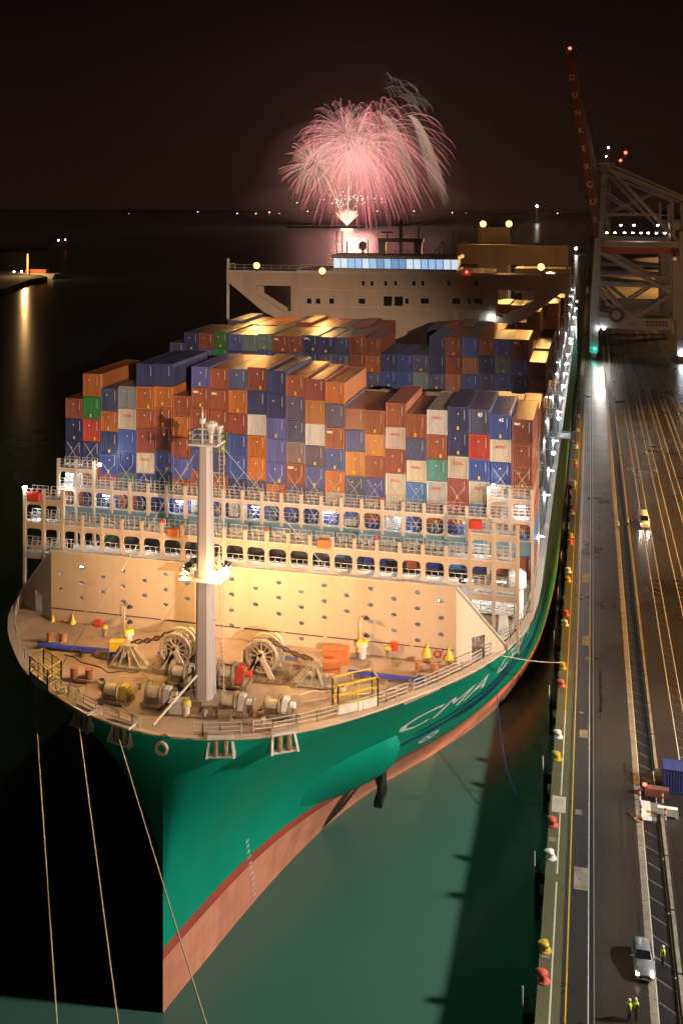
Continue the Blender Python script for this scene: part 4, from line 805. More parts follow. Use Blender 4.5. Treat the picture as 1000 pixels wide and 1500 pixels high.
# ================================================================== mooring lines
def fit_line(a, px, py):            # shore end on the quay ahead of the bow so that the line runs as seen
    best = None
    for k in range(-600, 760):
        y = k * .1
        for zq in (6.2,):
            P = Vector((-3.8, y, zq)); pts = [a.lerp(P, t * .02) for t in range(51)]
            pp = [proj(*q) for q in pts if (-q.x * math.sin(YAW) + q.y * math.cos(YAW)) > 2]
            for (x0, y0), (x1, y1) in zip(pp, pp[1:]):
                if y0 <= py <= y1:
                    xx = x0 + (x1 - x0) * (py - y0) / (y1 - y0)
                    if best is None or abs(xx - px) < best[0]: best = (abs(xx - px), P)
    return best[1] if best else Vector((-3.8, 20, 6))
def rope(a, b, sag, label, r_=.055, m_='rope'):
    pts = [a.lerp(b, t / 16) - Vector((0, 0, sag * 4 * (t / 16) * (1 - t / 16))) for t in range(17)]
    return tag(build('mooring_line', M[m_], lambda m: m.path(pts, r_, 6)), label, 'mooring line')
for i, (a, px, py, lab) in enumerate(((hullp(91.6, 23.3, .5, -1), 85, 1500, 'long pale mooring line hanging from the seaward shoulder of the bow'), (LEADS[0], 175, 1500, 'pale mooring line from the seaward bow fairlead'), (LEADS[1], 306, 1500, 'pale mooring line leaving the fairlead beside the stem'))):
    rope(a, fit_line(a, px, py), .6, lab)
bx_, by_ = atZ(826, 980, 6.2)
rope(LEADS[6], Vector((-3.9, 146.2, 6.3)), .25, 'taut white mooring line from ship side to yellow quay bollard')
pts = [(-4.5, 115, 5.2), (-5.4, 115.3, 3.9), (-6.6, 116.2, 3.0), (-8.2, 118, 2.6), (-9.8, 122, 3.2), (-11, 127, 4.6), (-12, 133, 7), (-12.6, 139, 10)]
tag(build('hose_line', M['tarp'], lambda m: m.path(pts, .045, 6)), 'slack blue line hanging in a loop from the quay edge', 'line')

# ================================================================== QUAY
QZ, QX = 5.5, -4.4
tag(build('quay', M['asphalt'], lambda m: m.bx(QX, 400, -120, 2200, -6, QZ)), kind='structure')
tag(build('quay_coping', M['kerb'], lambda m: m.bx(QX - .02, -2.5, -120, 900, QZ - 1.2, QZ + .04)), kind='structure')
tag(build('quay_apron', M['asphalt2'], lambda m: m.sheet([(7.7, -120), (400, -120), (400, 700), (7.7, 700)], QZ + .004)), kind='structure')
tag(build('yard_paving', M['conc'], lambda m: m.sheet([(7.7, 700), (400, 700), (400, 2200), (7.7, 2200)], QZ + .004)), kind='structure')
def strip(name, x0, x1, y0, y1, m_, z=.05): return tag(build(name, M[m_], lambda m: m.sheet([(x0, y0), (x1, y0), (x1, y1), (x0, y1)], QZ + z)), kind='structure')
for a, b in ((70, 99.8), (101, 111.2), (114.5, 134)): strip('white_line', -3.36, -3.22, a, b, 'line', .046)
strip('yellow_line', -3.36, -3.24, 134, 520, 'yline', .046)
strip('yellow_line', -2.12, -2.0, 60, 520, 'yline', .006); strip('white_line', -.32, -.24, 60, 520, 'line', .006)
strip('rail_slot', -.2, .12, -100, 860, 'trench', .008); tag(build('crane_rail', M['railsteel'], lambda m: m.bx(.14, .25, -100, 860, QZ, QZ + .05)), kind='structure')
tag(build('crane_rail', M['railsteel'], lambda m: m.bx(35.6, 35.75, -100, 860, QZ, QZ + .05)), kind='structure')
strip('concrete_band', 4.6, 5.2, -100, 860, 'conc', .006)
strip('cable_trench', 5.3, 6.85, -100, 860, 'trench', .008)
for x0, x1 in ((5.2, 5.28), (6.86, 6.94)): strip('white_line', x0, x1, -100, 860, 'line', .01)
# barrier kerb in lengths
for i in range(60):
    y0 = 66 + 8 * i
    if 112 < y0 + 4 < 122: continue
    t = tag(build('kerb_block', M['conc'], lambda m: m.box((7.25, y0 + 3.9, QZ + .2), (.42, 7.8, .4), 0, (.75, 1))), 'low concrete kerb block with yellow edge along the cable trench', 'kerb', 'kerb blocks along the trench')
    if i > 10: build('yellow_edge', M['yline'], lambda m: m.bx(7.34, 7.41, y0, y0 + 7.8, QZ + .3, QZ + .42), t)
def hatch_strip(x0, x1, ya, yb, step, sl=1.2):
    m = MB(); y = ya
    while y < yb: m.add([(x0, y + sl, QZ + .012), (x1, y, QZ + .012), (x1, y + .08, QZ + .012), (x0, y + sl + .08, QZ + .012)], [(0, 1, 2, 3)]); y += step
    tag(obj('hatch_marking', m, M['hatchl']), kind='structure')
hatch_strip(5.3, 6.85, 70, 420, 2.6)
for x0 in (10, 14.1, 18.2, 22.3, 26.4, 30.5):
    for q in (x0, x0 + 1.4): strip('white_line', q, q + .1, 112 if x0 < 12 else 60, 700, 'line', .01)
    hatch_strip(x0 + .1, x0 + 1.4, 112 if x0 < 12 else 60, 300, 2.2, .9)
for i, (px, py, wd, ln) in enumerate(((854, 1075, 1.0, 1.9), (850, 1287, 1.3, 3.4), (847, 1190, .7, .9), (858, 939, 1.2, 3.4), (857, 847, 1.3, 4.5), (851, 1044, .5, .5), (859, 965, .4, 1.0), (860, 870, .4, 1.2))):
    x, y = atZ(px, py, QZ); tag(build('cover_plate', M['conc'], lambda m: (m.bx(x - wd / 2, x + wd / 2, y - ln / 2, y + ln / 2, QZ, QZ + .03), m.bx(x - .02, x + .02, y - ln / 2, y + ln / 2, QZ + .03, QZ + .045))), kind='structure')
x, y = atZ(818, 1177, QZ); gr = tag(build('access_grating', M['steel'], lambda m: (m.bx(-4.2, -2.75, 111.3, 114.3, QZ + .041, QZ + .06), [m.bx(-4.0, -2.95, 111.5 + .2 * i, 111.6 + .2 * i, QZ + .06, QZ + .09) for i in range(13)])), 'slatted steel access grating set into the mossy quay edge', 'grating')
for px, py in ((808, 1230), (799, 1400)): x, y = atZ(px, py, QZ); tag(build('mooring_pad', M['conc'], lambda m: m.bx(x - .35, x + .35, y - .35, y + .35, QZ + .041, QZ + .06)), kind='structure')

for i in range(26): 
    x = rnd.uniform(.6, 4.3); y = rnd.uniform(80, 260); strip('tyre_mark', x, x + .22, y, y + rnd.uniform(6, 22), 'asphalt2', .0105)
# bollards: a fat stub with a hooked, overhanging head
def bollard_mesh():
    b = MB(); b.lathe((0, 0, 0), [(.55, 0), (.55, .1), (.42, .16), (.34, .35), (.34, .5)], 14)
    h = MB(); h.smooth = True; rings = []
    for t in range(7):
        u = t / 6; cx = -.28 + .95 * u; rr = (.34, .44, .46, .42, .34, .24, .1)[t]; zz = .56 + .16 * u
        rings.append([(cx + .02 * math.cos(a), rr * 1.05 * math.cos(a), zz + rr * .62 * math.sin(a)) for a in [2 * math.pi * k / 10 for k in range(10)]])
    h.add([p for r_ in rings for p in r_], [(i * 10 + k, i * 10 + (k + 1) % 10, (i + 1) * 10 + (k + 1) % 10, (i + 1) * 10 + k) for i in range(6) for k in range(10)]); h.add(rings[0], [tuple(range(9, -1, -1))]); h.add(rings[-1], [tuple(range(10))])
    d = MB(); [d.tube((.42 * math.cos(a), .42 * math.sin(a), .08), (.42 * math.cos(a), .42 * math.sin(a), .16), .06, 6) for a in [2 * math.pi * k / 6 for k in range(6)]]
    return b.mesh('bollard', M['coral']), h.mesh('bollard_head', M['coral']), d.mesh('anchor_bolts', M['black'])
BM = bollard_mesh()
def bollard(Y, col, lab):
    cm = M[{'red': 'coral', 'white': 'white', 'yellow': 'yellow'}[col]]
    o = inst('bollard', BM[0], (-3.95, Y, QZ + .04), None, rnd.uniform(2.6, 3.5), [cm]); tag(o, lab, 'bollard', 'mooring bollards on the quay edge')
    h = inst('bollard_head', BM[1], (-3.95, Y, QZ + .04), o, 0, [cm]); inst('anchor_bolts', BM[2], (-3.95, Y, QZ + .04), o)['kind'] = 'stuff'
BL = [(86.8, 'red'), (90.4, 'yellow'), (103.3, 'white'), (108.8, 'red'), (121.9, 'yellow'), (127, 'white'), (140.6, 'red'), (146, 'yellow'), (161, 'white'), (165, 'red'), (180, 'yellow'), (184.5, 'white'), (200, 'red'), (204, 'yellow'), (219.5, 'white'), (223.5, 'red'), (239, 'yellow'), (243, 'white'), (259, 'red'), (263, 'yellow'), (279, 'white'), (283, 'red'), (300, 'yellow'), (320, 'white'), (324, 'red'), (345, 'yellow'), (368, 'white'), (372, 'red'), (395, 'yellow')]
cnt = {}
for Y, c_ in BL:
    k = cnt.get(c_, 0); cnt[c_] = k + 1
    bollard(Y, c_, '%s mooring bollard on the quay edge, %s %s one from the silver car' % ({'red': 'faded red', 'white': 'white', 'yellow': 'yellow'}[c_], ORD[k], {'red': 'red', 'white': 'white', 'yellow': 'yellow'}[c_]))
for i, Y in enumerate((85, 103, 121, 139, 157, 175, 193, 211, 229, 247)):
    f_ = tag(build('quay_fender', M['black'], lambda m: (m.bx(-5.5, -5.1, Y - .9, Y + .9, -1.0, 4.6), m.tube((-5.1, Y, 3.6), (-4.4, Y, 3.6), .5, 12), m.tube((-5.1, Y, 1.4), (-4.4, Y, 1.4), .5, 12))), 'black rubber fender on the quay wall, %s one along from the silver car' % ORD[i], 'fender', 'fenders on the quay wall')
    build('fender_pipe', M['white'], lambda m: m.tube((-5.55, Y - .2, 3.8), (-5.55, Y - .2, 6.3), .06, 6), f_)
    for q in (-.8, .8): build('fender_chain', M['chain'], lambda m: m.bar((-5.2, Y + q, 4.5), (-4.42, Y + q * .8, 5.3), .06), f_)

# crossing point over the trench: red barrier beam, striped posts, footbridge, water barrier
x, y = atZ(962, 1162, QZ)
cx_, cy_ = 6.2, 112.6
br = tag(build('trench_footbridge', M['white'], lambda m: (m.bx(5.2, 6.2, 112.0, 115.6, QZ + .05, QZ + .12))), 'pale steel plate bridging the cable trench beside striped posts', 'plate')
build('concrete_half', M['conc'], lambda m: m.bx(6.2, 7.4, 112, 115.4, QZ + .05, QZ + .11), br)
bb = tag(build('barrier_beam', M['salmon'] if 'salmon' in M else CM['salmon'], lambda m: m.box((7.0, 117.0, QZ + .5), (2.6, .8, .9), -.05)), 'salmon red barrier block standing beside the blue container', 'barrier')
lm = build('warning_lamp', M['redl'], lambda m: m.lathe((5.7, 116.9, QZ + 1.05), [(.1, 0), (.2, .05), (.2, .22), (.05, .3)], 8), bb); light('warning_glow', 'POINT', (5.55, 116.3, QZ + 1.4), 14, (1, .05, .03), radius=.15, parent=lm)
build('lamp_stub', M['black'], lambda m: m.bx(5.5, 5.95, 116.7, 117.1, QZ + .05, QZ + 1.04), bb)
for i, (x, y) in enumerate(((5.1, 115.8), (5.1, 112.6), (7.5, 115.9), (7.6, 112.7))):
    ps = tag(build('striped_post', M['white'], lambda m: m.tube((x, y, QZ), (x, y, QZ + 1.25), .1, 8)), 'short red and white striped post beside the trench plate', 'post', 'striped posts at the trench plate')
    build('red_band', M['red'], lambda m: [m.tube((x, y, QZ + z), (x, y, QZ + z + .25), .104, 8) for z in (.45, 1.0)], ps)
tag(build('rope_ring', M['orange'], lambda m: (m.ring((4.85, 111.9, QZ + .1), (0, 0, 1), .42, .07, 18, 6), m.tube((4.4, 112.2, QZ + .12), (3.8, 112.9, QZ + .12), .05, 6))), 'orange lifebuoy lying on the concrete band by the trench', 'lifebuoy')
wbx, wby = atZ(977, 1196, QZ)
wb = tag(build('water_barrier', M['white'], lambda m: m.prism([(wbx - 1.1, QZ), (wbx - .8, QZ), (wbx - .7, QZ + .15), (wbx + .7, QZ + .15), (wbx + .8, QZ), (wbx + 1.1, QZ), (wbx + 1.05, QZ + .95), (wbx - 1.05, QZ + .95)], wby - .25, wby + .25)), 'white plastic barrier standing alone on the apron', 'barrier')
# blue container on the apron
bcx, bcy = atZ(1003, 1163, QZ)
BXM = CM['blue']
def cont_quay():
    o = inst('shipping_container', CMESH[False][0], (7.75, 119.2, QZ + .01), None, -math.pi / 2 - .03, [CM['royal']]); tag(o, 'blue container standing alone on the apron near the salmon barrier', 'container')
    inst('corrugated_panels', CMESH[False][1], (7.75, 119.2, QZ + .01), o, 0, [CM['royal']])
cont_quay()

# ------------------------------------------------------------------ vehicles
def car_body(m, prof_lo, width, z0):   # lofted from side profile rows: (y, half width bottom, z bottom, half width top, z top)
    n = len(prof_lo); P = []
    for y, wb_, zb, wm, zm, wt, zt in prof_lo: P += [(-wb_, y, zb), (-wm, y, zm), (-wt, y, zt), (wt, y, zt), (wm, y, zm), (wb_, y, zb)]
    m.smooth = True; m.add(P, [(6 * i + k, 6 * i + 6 + k, 6 * i + 7 + k, 6 * i + 1 + k) for i in range(n - 1) for k in range(5)]); m.smooth = False
    m.add(P[:6], [(0, 1, 2, 3, 4, 5)]); m.add(P[-6:], [(5, 4, 3, 2, 1, 0)]); 
def vehicle(name, label, cat, loc, rz, paint, van=False):
    root = empty(name, loc, label, cat); root.rotation_euler = (0, 0, rz)
    def part(nm, m_, fn, par=root):
        m = MB(); fn(m); og = m.org(); o = bpy.data.objects.new(nm, m.mesh(nm, m_, og)); COL.objects.link(o); o.parent = par; o.location = og - (par['_o'] if False else Vector(LOCS.get(par, (0, 0, 0)))); LOCS[o] = og; return o
    LOCS = {}
    H_ = 1.95 if van else 1.46; W2 = .95 if van else .86
    if not van:
        low = [(-2.02, .62, .35, .66, .52, .62, .60), (-1.85, .76, .24, .80, .55, .72, .72), (-1.3, .82, .22, .86, .62, .78, .86), (-.75, .83, .22, .87, .70, .80, .95), (.4, .83, .22, .87, .74, .81, .97), (1.5, .82, .24, .86, .76, .78, .98), (1.9, .78, .28, .82, .72, .72, .96), (2.0, .70, .38, .74, .6, .66, .8)]
        roof = [(-.72, .79, .93, .76, .96, .74, .98), (-.05, .77, .95, .69, 1.2, .60, 1.38), (.35, .77, .95, .68, 1.22, .60, 1.46), (1.2, .77, .95, .68, 1.22, .60, 1.44), (1.62, .76, .95, .68, 1.15, .60, 1.3), (1.95, .72, .93, .69, .98, .66, 1.0)]
        ws = [(-.69, .66, .985), (-.07, .56, 1.37)]; rwy = None
    else:
        low = [(-2.6, .80, .35, .86, .7, .80, .95), (-2.4, .90, .28, .95, .8, .88, 1.08), (-1.75, .94, .26, .98, .9, .92, 1.2), (2.5, .94, .28, .98, .95, .93, 1.2), (2.6, .9, .35, .95, .9, .9, 1.15)]
        roof = [(-1.8, .92, 1.18, .9, 1.2, .88, 1.22), (-1.1, .92, 1.19, .88, 1.7, .78, 2.15), (-.8, .92, 1.19, .88, 1.75, .80, 2.28), (2.45, .92, 1.19, .9, 1.75, .82, 2.28), (2.58, .9, 1.14, .88, 1.6, .8, 2.1)]
        ws = [(-1.77, .80, 1.25), (-1.12, .72, 2.12)]
    part('body', paint, lambda m: car_body(m, low, 0, 0)); cab = part('cabin', paint, lambda m: car_body(m, roof, 0, 0))
    (ya, wa, za), (yb, wb_, zb) = ws
    part('windscreen', M['glass'], lambda m: m.add([(-wa, ya - .02, za), (wa, ya - .02, za), (wb_, yb - .02, zb), (-wb_, yb - .02, zb), (-wa, ya + .02, za - .01), (wa, ya + .02, za - .01), (wb_, yb + .02, zb - .01), (-wb_, yb + .02, zb - .01)], [(0, 1, 2, 3), (7, 6, 5, 4), (0, 4, 5, 1), (1, 5, 6, 2), (2, 6, 7, 3), (3, 7, 4, 0)]), cab)
    for s_ in (-1, 1):
        if not van: part('side_window', M['glass'], lambda m: m.add([(s_ * .775, -.35, 1.02), (s_ * .775, 1.45, 1.02), (s_ * .66, 1.3, 1.30), (s_ * .64, .1, 1.34), (s_ * .76, -.35, 1.02), (s_ * .76, 1.45, 1.02), (s_ * .62, 1.3, 1.30), (s_ * .62, .1, 1.34)], [(0, 1, 2, 3), (7, 6, 5, 4), (0, 4, 5, 1), (1, 5, 6, 2), (2, 6, 7, 3), (3, 7, 4, 0)]), cab)
        else: part('side_window', M['glass'], lambda m: m.bx(s_ * .90 - .02, s_ * .90 + .02, -1.2, -.3, 1.4, 1.9), cab)
        fy = -1.95 if not van else -2.52
        part('headlight', M['headl'], lambda m: m.box((s_ * (.60 if not van else .72), fy, .62 if not van else .82), (.26, .22, .16)))
        part('wing_mirror', paint, lambda m: m.box((s_ * (W2 + .09), -.5 if not van else -1.5, 1.0 if not van else 1.45), (.2, .14, .16)))
        for wy in ((-1.25, 1.25) if not van else (-1.7, 1.7)):
            t_ = part('wheel', M['black'], lambda m: m.lathe((s_ * (W2 - .1), wy, .31), [(.22, -.1), (.31, -.08), (.31, .08), (.22, .1)], 16, 'X')); part('rim', M['steel'], lambda m: m.lathe((s_ * (W2 + .005), wy, .31), [(.2, -.02), (.18, .02)], 10, 'X'), t_)
    fy = low[0][0]
    part('grille', M['black'], lambda m: m.box((0, fy - .01, .42 if not van else .6), (.9, .06, .14))); part('bumper', paint, lambda m: m.box((0, fy + .02, .3), (1.35 if not van else 1.6, .16, .12)))
    part('number_plate', M['white'], lambda m: m.box((0, fy - .07, .33), (.5, .03, .11)))
    return root
x, y = atZ(941, 1414, QZ); vehicle('parked_car', 'silver hatchback car parked on the quay beside the cable trench', 'car', (x, y, QZ + .01), .03, M['silver'])
x, y = atZ(942, 768, QZ); v_ = vehicle('delivery_van', 'white van with headlights on driving along the apron', 'van', (x, y, QZ + .01), .05, M['white'], True)
for s_ in (-.7, .7): light('van_headlamp', 'SPOT', (x + s_, y - 2.8, QZ + .8), 300, (1, .9, .75), (x + s_, y - 14, QZ), 60, .6, .1)
for i, (vx, vy, c_, nm) in enumerate(((40, 398, 'cranered', 'dark red terminal tractor waiting beside the crane leg'), )):
    t_ = empty('terminal_tractor', (vx, vy, QZ), nm, 'tractor')
    def pt(nm2, m_, fn): m = MB(); fn(m); return obj(nm2, m, M[m_], t_)
    pt('cab', 'white', lambda m: (m.box((vx - .5, vy - 2, QZ + 1.9), (1.5, 1.8, 2.2), 0, (.85, .85)))); pt('chassis', 'black', lambda m: (m.box((vx, vy + 2, QZ + .8), (2.4, 9, .5)), [m.tube((vx + q - .15, vy + u, QZ + .5), (vx + q + .15, vy + u, QZ + .5), .5, 12) for q in (-1.05, 1.05) for u in (-2, 4, 5.3)])); pt('tail_lamp', 'redl', lambda m: [m.box((vx + q, vy - 2.95, QZ + 1.0), (.25, .08, .18)) for q in (-1, 1)])

# ------------------------------------------------------------------ people (hi-vis dock workers)
def person_meshes(arm):
    me = bpy.data.meshes.new('person'); V = [(0, 0, .95), (0, 0, 1.15), (0, .01, 1.38), (0, .01, 1.5), (0, -.01, 1.62), (0, -.02, 1.74), (.1, 0, .88), (.11, -.02, .5), (.12, .01, .1), (.12, -.13, .04), (-.1, 0, .88), (-.12, .03, .5), (-.13, .06, .1), (-.13, -.08, .04), (.2, .01, 1.42), (.26, .03, 1.14), (.25, -.1 - arm, .92), (.24, -.16 - arm, .84), (-.2, .01, 1.42), (-.27, .03, 1.14), (-.26, -.06, .9), (-.26, -.1, .82)]
    E = [(0, 1), (1, 2), (2, 3), (3, 4), (4, 5), (0, 6), (6, 7), (7, 8), (8, 9), (0, 10), (10, 11), (11, 12), (12, 13), (2, 14), (14, 15), (15, 16), (16, 17), (2, 18), (18, 19), (19, 20), (20, 21)]
    Rr = [.16, .15, .17, .06, .095, .075, .1, .075, .05, .04, .1, .075, .05, .04, .075, .055, .042, .04, .075, .055, .042, .04]
    me.from_pydata(V, E, []); o = bpy.data.objects.new('person', me); COL.objects.link(o); md = o.modifiers.new('skin', 'SKIN')
    for v, r_ in zip(me.skin_vertices[0].data, Rr): v.radius = (r_, r_ * .85)
    me.skin_vertices[0].data[0].use_root = True; sb = o.modifiers.new('sub', 'SUBSURF'); sb.levels = 1
    out = bpy.data.meshes.new_from_object(o.evaluated_get(bpy.context.evaluated_depsgraph_get())); bpy.data.objects.remove(o); out.materials.clear(); out.materials.append(M['cloth']); out.materials.append(M['skin'])
    for p in out.polygons: p.material_index = 1 if p.center.z > 1.53 or (p.center.z < .9 and abs(p.center.x) > .21) else 0
    return out
PM = [person_meshes(0), person_meshes(.14)]
vm = MB(); vm.smooth = True; vm.lathe((0, .005, .93), [(.2, 0), (.205, .2), (.225, .42), (.19, .53), (.1, .57)], 14); VEST = vm.mesh('vest', M['vest'])
hm = MB(); hm.smooth = True; hm.lathe((0, -.02, 1.70), [(.15, 0), (.125, .02), (.12, .06), (.07, .13), (.01, .15)], 12); HELM = hm.mesh('helmet', M['white'])
for i, (px, py, rz, lab) in enumerate(((921, 1496, 1.2, 'person in yellow hi-vis vest standing on the quay ahead of the silver car'), (931, 1495, -1.0, 'person in hi-vis vest facing the other worker ahead of the silver car'), (970, 1416, 2.0, 'person in yellow hi-vis vest standing between silver car and kerb'), (905, 777, .5, 'person in hi-vis vest standing on the concrete band opposite the van'), (919, 772, 2.6, 'person in hi-vis vest standing at the kerb beside the van'))):
    x, y = atZ(px, py, QZ); o = inst('person', PM[i % 2], (x, y, QZ), None, rz); tag(o, lab, 'person', 'dock workers'); inst('vest', VEST, (x, y, QZ), o); inst('helmet', HELM, (x, y, QZ), o)

# ================================================================== STS CRANE
def crane(CY, name, label, dz=0.0, full=True, X0c=0.0):
    cr_ = empty(name, (18 + X0c, CY + 8, QZ), label, 'crane', 'ship-to-shore cranes')
    XW, XB = .9 + X0c, 36.0 + X0c; D2 = 14          # waterside / landside legs, frame depth along the quay
    P = lambda nm, m_, fn, par=None: build(nm, M[m_], fn, par or cr_)
    for yy in (CY, CY + D2):
        P('leg', 'crane', lambda m: (m.add([(XW - 1.9 + q, yy + u, z) for z, qs in ((QZ + 2.6, (0, 3.6)), (23, (.2, 3.8)), (57, (2.6, 5.0))) for q, u in ((qs[0], 0), (qs[1], 0), (qs[1], 2.4), (qs[0], 2.4))], [(4 * j + i, 4 * j + (i + 1) % 4, 4 * j + 4 + (i + 1) % 4, 4 * j + 4 + i) for j in (0, 1) for i in range(4)] + [(8, 9, 10, 11), (3, 2, 1, 0)])))
        P('leg', 'crane', lambda m: (m.bx(XB - 1.5, XB + 2.4, yy, yy + 2.6, QZ + 2.6, 23), m.bx(XB - 3.2, XB + 2.6, yy - .05, yy + 2.65, 23.002, 47), m.bx(XB - .5, XB + 1.6, yy + .1, yy + 2.4, 47.002, 60)))
        P('portal_beam', 'crane', lambda m: m.bx(XW + 2.01, XB - 3.3, yy + .2, yy + 2.2, 18.6, 23.2))
        P('upper_beam', 'crane', lambda m: m.bx(XW + 3.2, XB - .6, yy + .3, yy + 1.7, 53.2, 55.2))
        for a, b, w_ in (((XW + 3, 50.5), (XB - 2, 33), 1.5), ((XW + 2.2, 37), (XB - 2, 36.5), 1.0), ((XW + 2.2, 41), (XB - 2, 40.6), .8), ((XW + 2, 35), (XW + 16, 23.4), 1.0), ((XB - 2, 34.5), (XW + 17, 23.4), 1.0), ((XW + 2, 33.2), (XW + 11, 23.4), .8)):
            P('brace', 'crane', lambda m: m.bar((a[0], yy + 1.1, a[1]), (b[0], yy + 1.1, b[1]), w_))
    for x in (XW, XB):
        P('bogie', 'crane', lambda m: ([m.bx(x - 1, x + 1, CY + q, CY + q + 6, QZ + .9, QZ + 2.598) for q in (-2, D2 - 2)], [m.tube((x - .4, CY + q + u, QZ + .5), (x + .4, CY + q + u, QZ + .5), .48, 12) for q in (-2, D2 - 2) for u in (.7, 2.2, 3.8, 5.3)]))
    for z in (24.5, 49):
        for x in (XW + 2, XB): P('side_girder', 'crane', lambda m: m.bx(x - .6, x + .6, CY + 2.7, CY + D2 - .1, z, z + 1.6))
    for yy in (CY + 4.5, CY + 9.5): P('trolley_girder', 'cranered', lambda m: m.bx(XW + 3, XB + 22, yy, yy + 1.3, 50.2, 53.0))
    P('machinery_house', 'crane', lambda m: (m.bx(XB - 4, XB + 14, CY + 2.5, CY + 12, 57, 63), m.bx(XB - 4.3, XB + 14.3, CY + 2.3, CY + 12.2, 63.002, 63.5)))
    # A-frame
    for yy in (CY + 2, CY + 12):
        P('a_frame_leg', 'crane', lambda m: (m.bar((XW + 2.6, yy, 56), (XW + 5.2, yy, 88), 1.8), m.bar((XW + 5.6, yy, 88), (XB - 1, yy, 56), 1.1), m.bar((XW + 6.5, yy, 88.5), (XB + 24, yy, 64), .55), m.bar((XW + 6.3, yy, 86.5), (XB + 3, yy, 72.5), .8)))
        P('frame_strut', 'crane', lambda m: (m.bar((XW + 4.5, yy, 77), (XB - 16, yy, 66.5), .5), m.bar((XW + 4, yy, 66), (XB - 6, yy, 77.5), .45), m.bar((XW + 4, yy, 66.5), (XB - 4, yy, 66.5), .5), m.bar((XB - 3, yy, 72), (XB - 3, yy, 57), .6), m.bar((XB + 1, yy, 71), (XB + 1, yy, 57), .7)))
    P('apex_platform', 'crane', lambda m: (m.bx(XW + 2, XW + 8.5, CY + 1, CY + 13, 88.6, 89.2), rail_run(m, [(XW + 2, CY + 1, 89.2), (XW + 8.5, CY + 1, 89.2)], 1.2, 2, .06, 2), m.tube((XW + 6, CY + 2, 89.2), (XW + 6, CY + 2, 95), .12, 6), m.tube((XW + 9, CY + 2, 89.2), (XW + 14, CY + 2, 92.3), .12, 6)))
    P('ladder_tower', 'crane', lambda m: ([m.bx(XW + 3 + q, XW + 3.25 + q, CY - .4, CY - .15, 56, 88.4) for q in (0, 1.6, 3.4)], [m.bx(XW + 2.6, XW + 7, CY - .9, CY + .4, z, z + .2) for z in (60, 66, 72, 78, 84)]))
    # raised boom
    a, b = Vector((XW + 2.6, CY + 7, 54)), Vector((XW - 10.6, CY + 7, 136))
    bo = None
    for yy in (-3.2, 3.2): o = P('boom_girder', 'cranered', lambda m: m.bar(a + Vector((0, yy, 0)), b + Vector((0, yy, 0)), 1.6, 3.3)); bo = bo or o
    P('boom_tip', 'yellow', lambda m: m.bar(b + Vector((.2, 0, -1)), b + Vector((-.3, 0, 2)), 8, 1.8))
    P('forestay', 'crane', lambda m: [m.bar(a + Vector((4.2, q, 5)), a.lerp(b, .72) + Vector((2.6, q, 0)), .5) for q in (-3, 3)] + [m.bar(a.lerp(b, t) + Vector((.5, -3, 0)), a.lerp(b, t) + Vector((2.6 + 1.6 * (1 - t), -3, 1)), .25) for t in (.1, .25, .4, .55, .7)])
    P('boom_walkway', 'crane', lambda m: [m.bar(a.lerp(b, t) + Vector((1.9, 3.5, 0)), a.lerp(b, t + .08) + Vector((1.9, 3.5, 0)), .2, .5) for t in [i * .1 for i in range(10)]])
    if full:
        d = (b - a).normalized(); ang = math.atan2(d.x, d.z)
        for k, ch in enumerate('DUNKERQUE'):
            t = .875 - k * .0935; p = a.lerp(b, t) + Vector((-.1, -3.2 - .82, 0))
            wall_text(ch, 3.6, M['white'], p, bo, 'boom_letter', .06, tilt=ang)
        for x in (XW - .2, XB + .5): wall_text('5', 2.2, M['navyp'], (x, CY - .02, 15.3), cr_, 'leg_number')
        wall_text('ZPMC', 1.6, M['navyp'], (XW + 15.5, CY + .18, 20.6), cr_, 'maker_name')
        for k in range(2): P('sign_row', 'brown', lambda m: [m.bx(XB - 14 + 1.3 * i, XB - 13 + 1.3 * i, CY + .16, CY + .19, 20.0 + 1.3 * k, 20.9 + 1.3 * k) for i in range(7)])
        for q, r_ in ((XW + 9.2, 3.3), ): 
            rl = P('cable_reel', 'brown', lambda m: (m.ring((q, CY - .9, 24.4), (0, 1, 0), r_ - .75, .75, 28, 8)))
            P('reel_hub', 'crane', lambda m: (m.lathe((q, CY - .9, 24.4), [(1.9, -.3), (1.9, .3)], 16, 'Y'), m.bx(q - 7.4, q, CY - .6, CY - .1, 24.2, 25.2)), rl)
            P('cable_reel', 'brown', lambda m: m.ring((q - 3.8, CY + 2.9, 28.5), (0, 1, 0), 1.7, .5, 20, 6))
    for p in (b + Vector((.5, 0, 2.4)), Vector((XW + 13, CY + 2, 92.6))):
        P('beacon_lamp', 'redl', lambda m: m.lathe(p, [(.2, 0), (.55, .2), (.55, .9), (.2, 1.1)], 8)); 
    P('apex_lamp', 'led', lambda m: m.box((XW + 6, CY + 2, 95.3), (.6, .5, .5)))
    return cr_, XW, XB
c1, XW, XB = crane(443.0, 'container_crane', 'grey ship-to-shore crane with red raised boom lettered DUNKERQUE')
crane(520.0, 'container_crane', 'farther grey ship-to-shore crane standing behind the lettered one', 0, False)
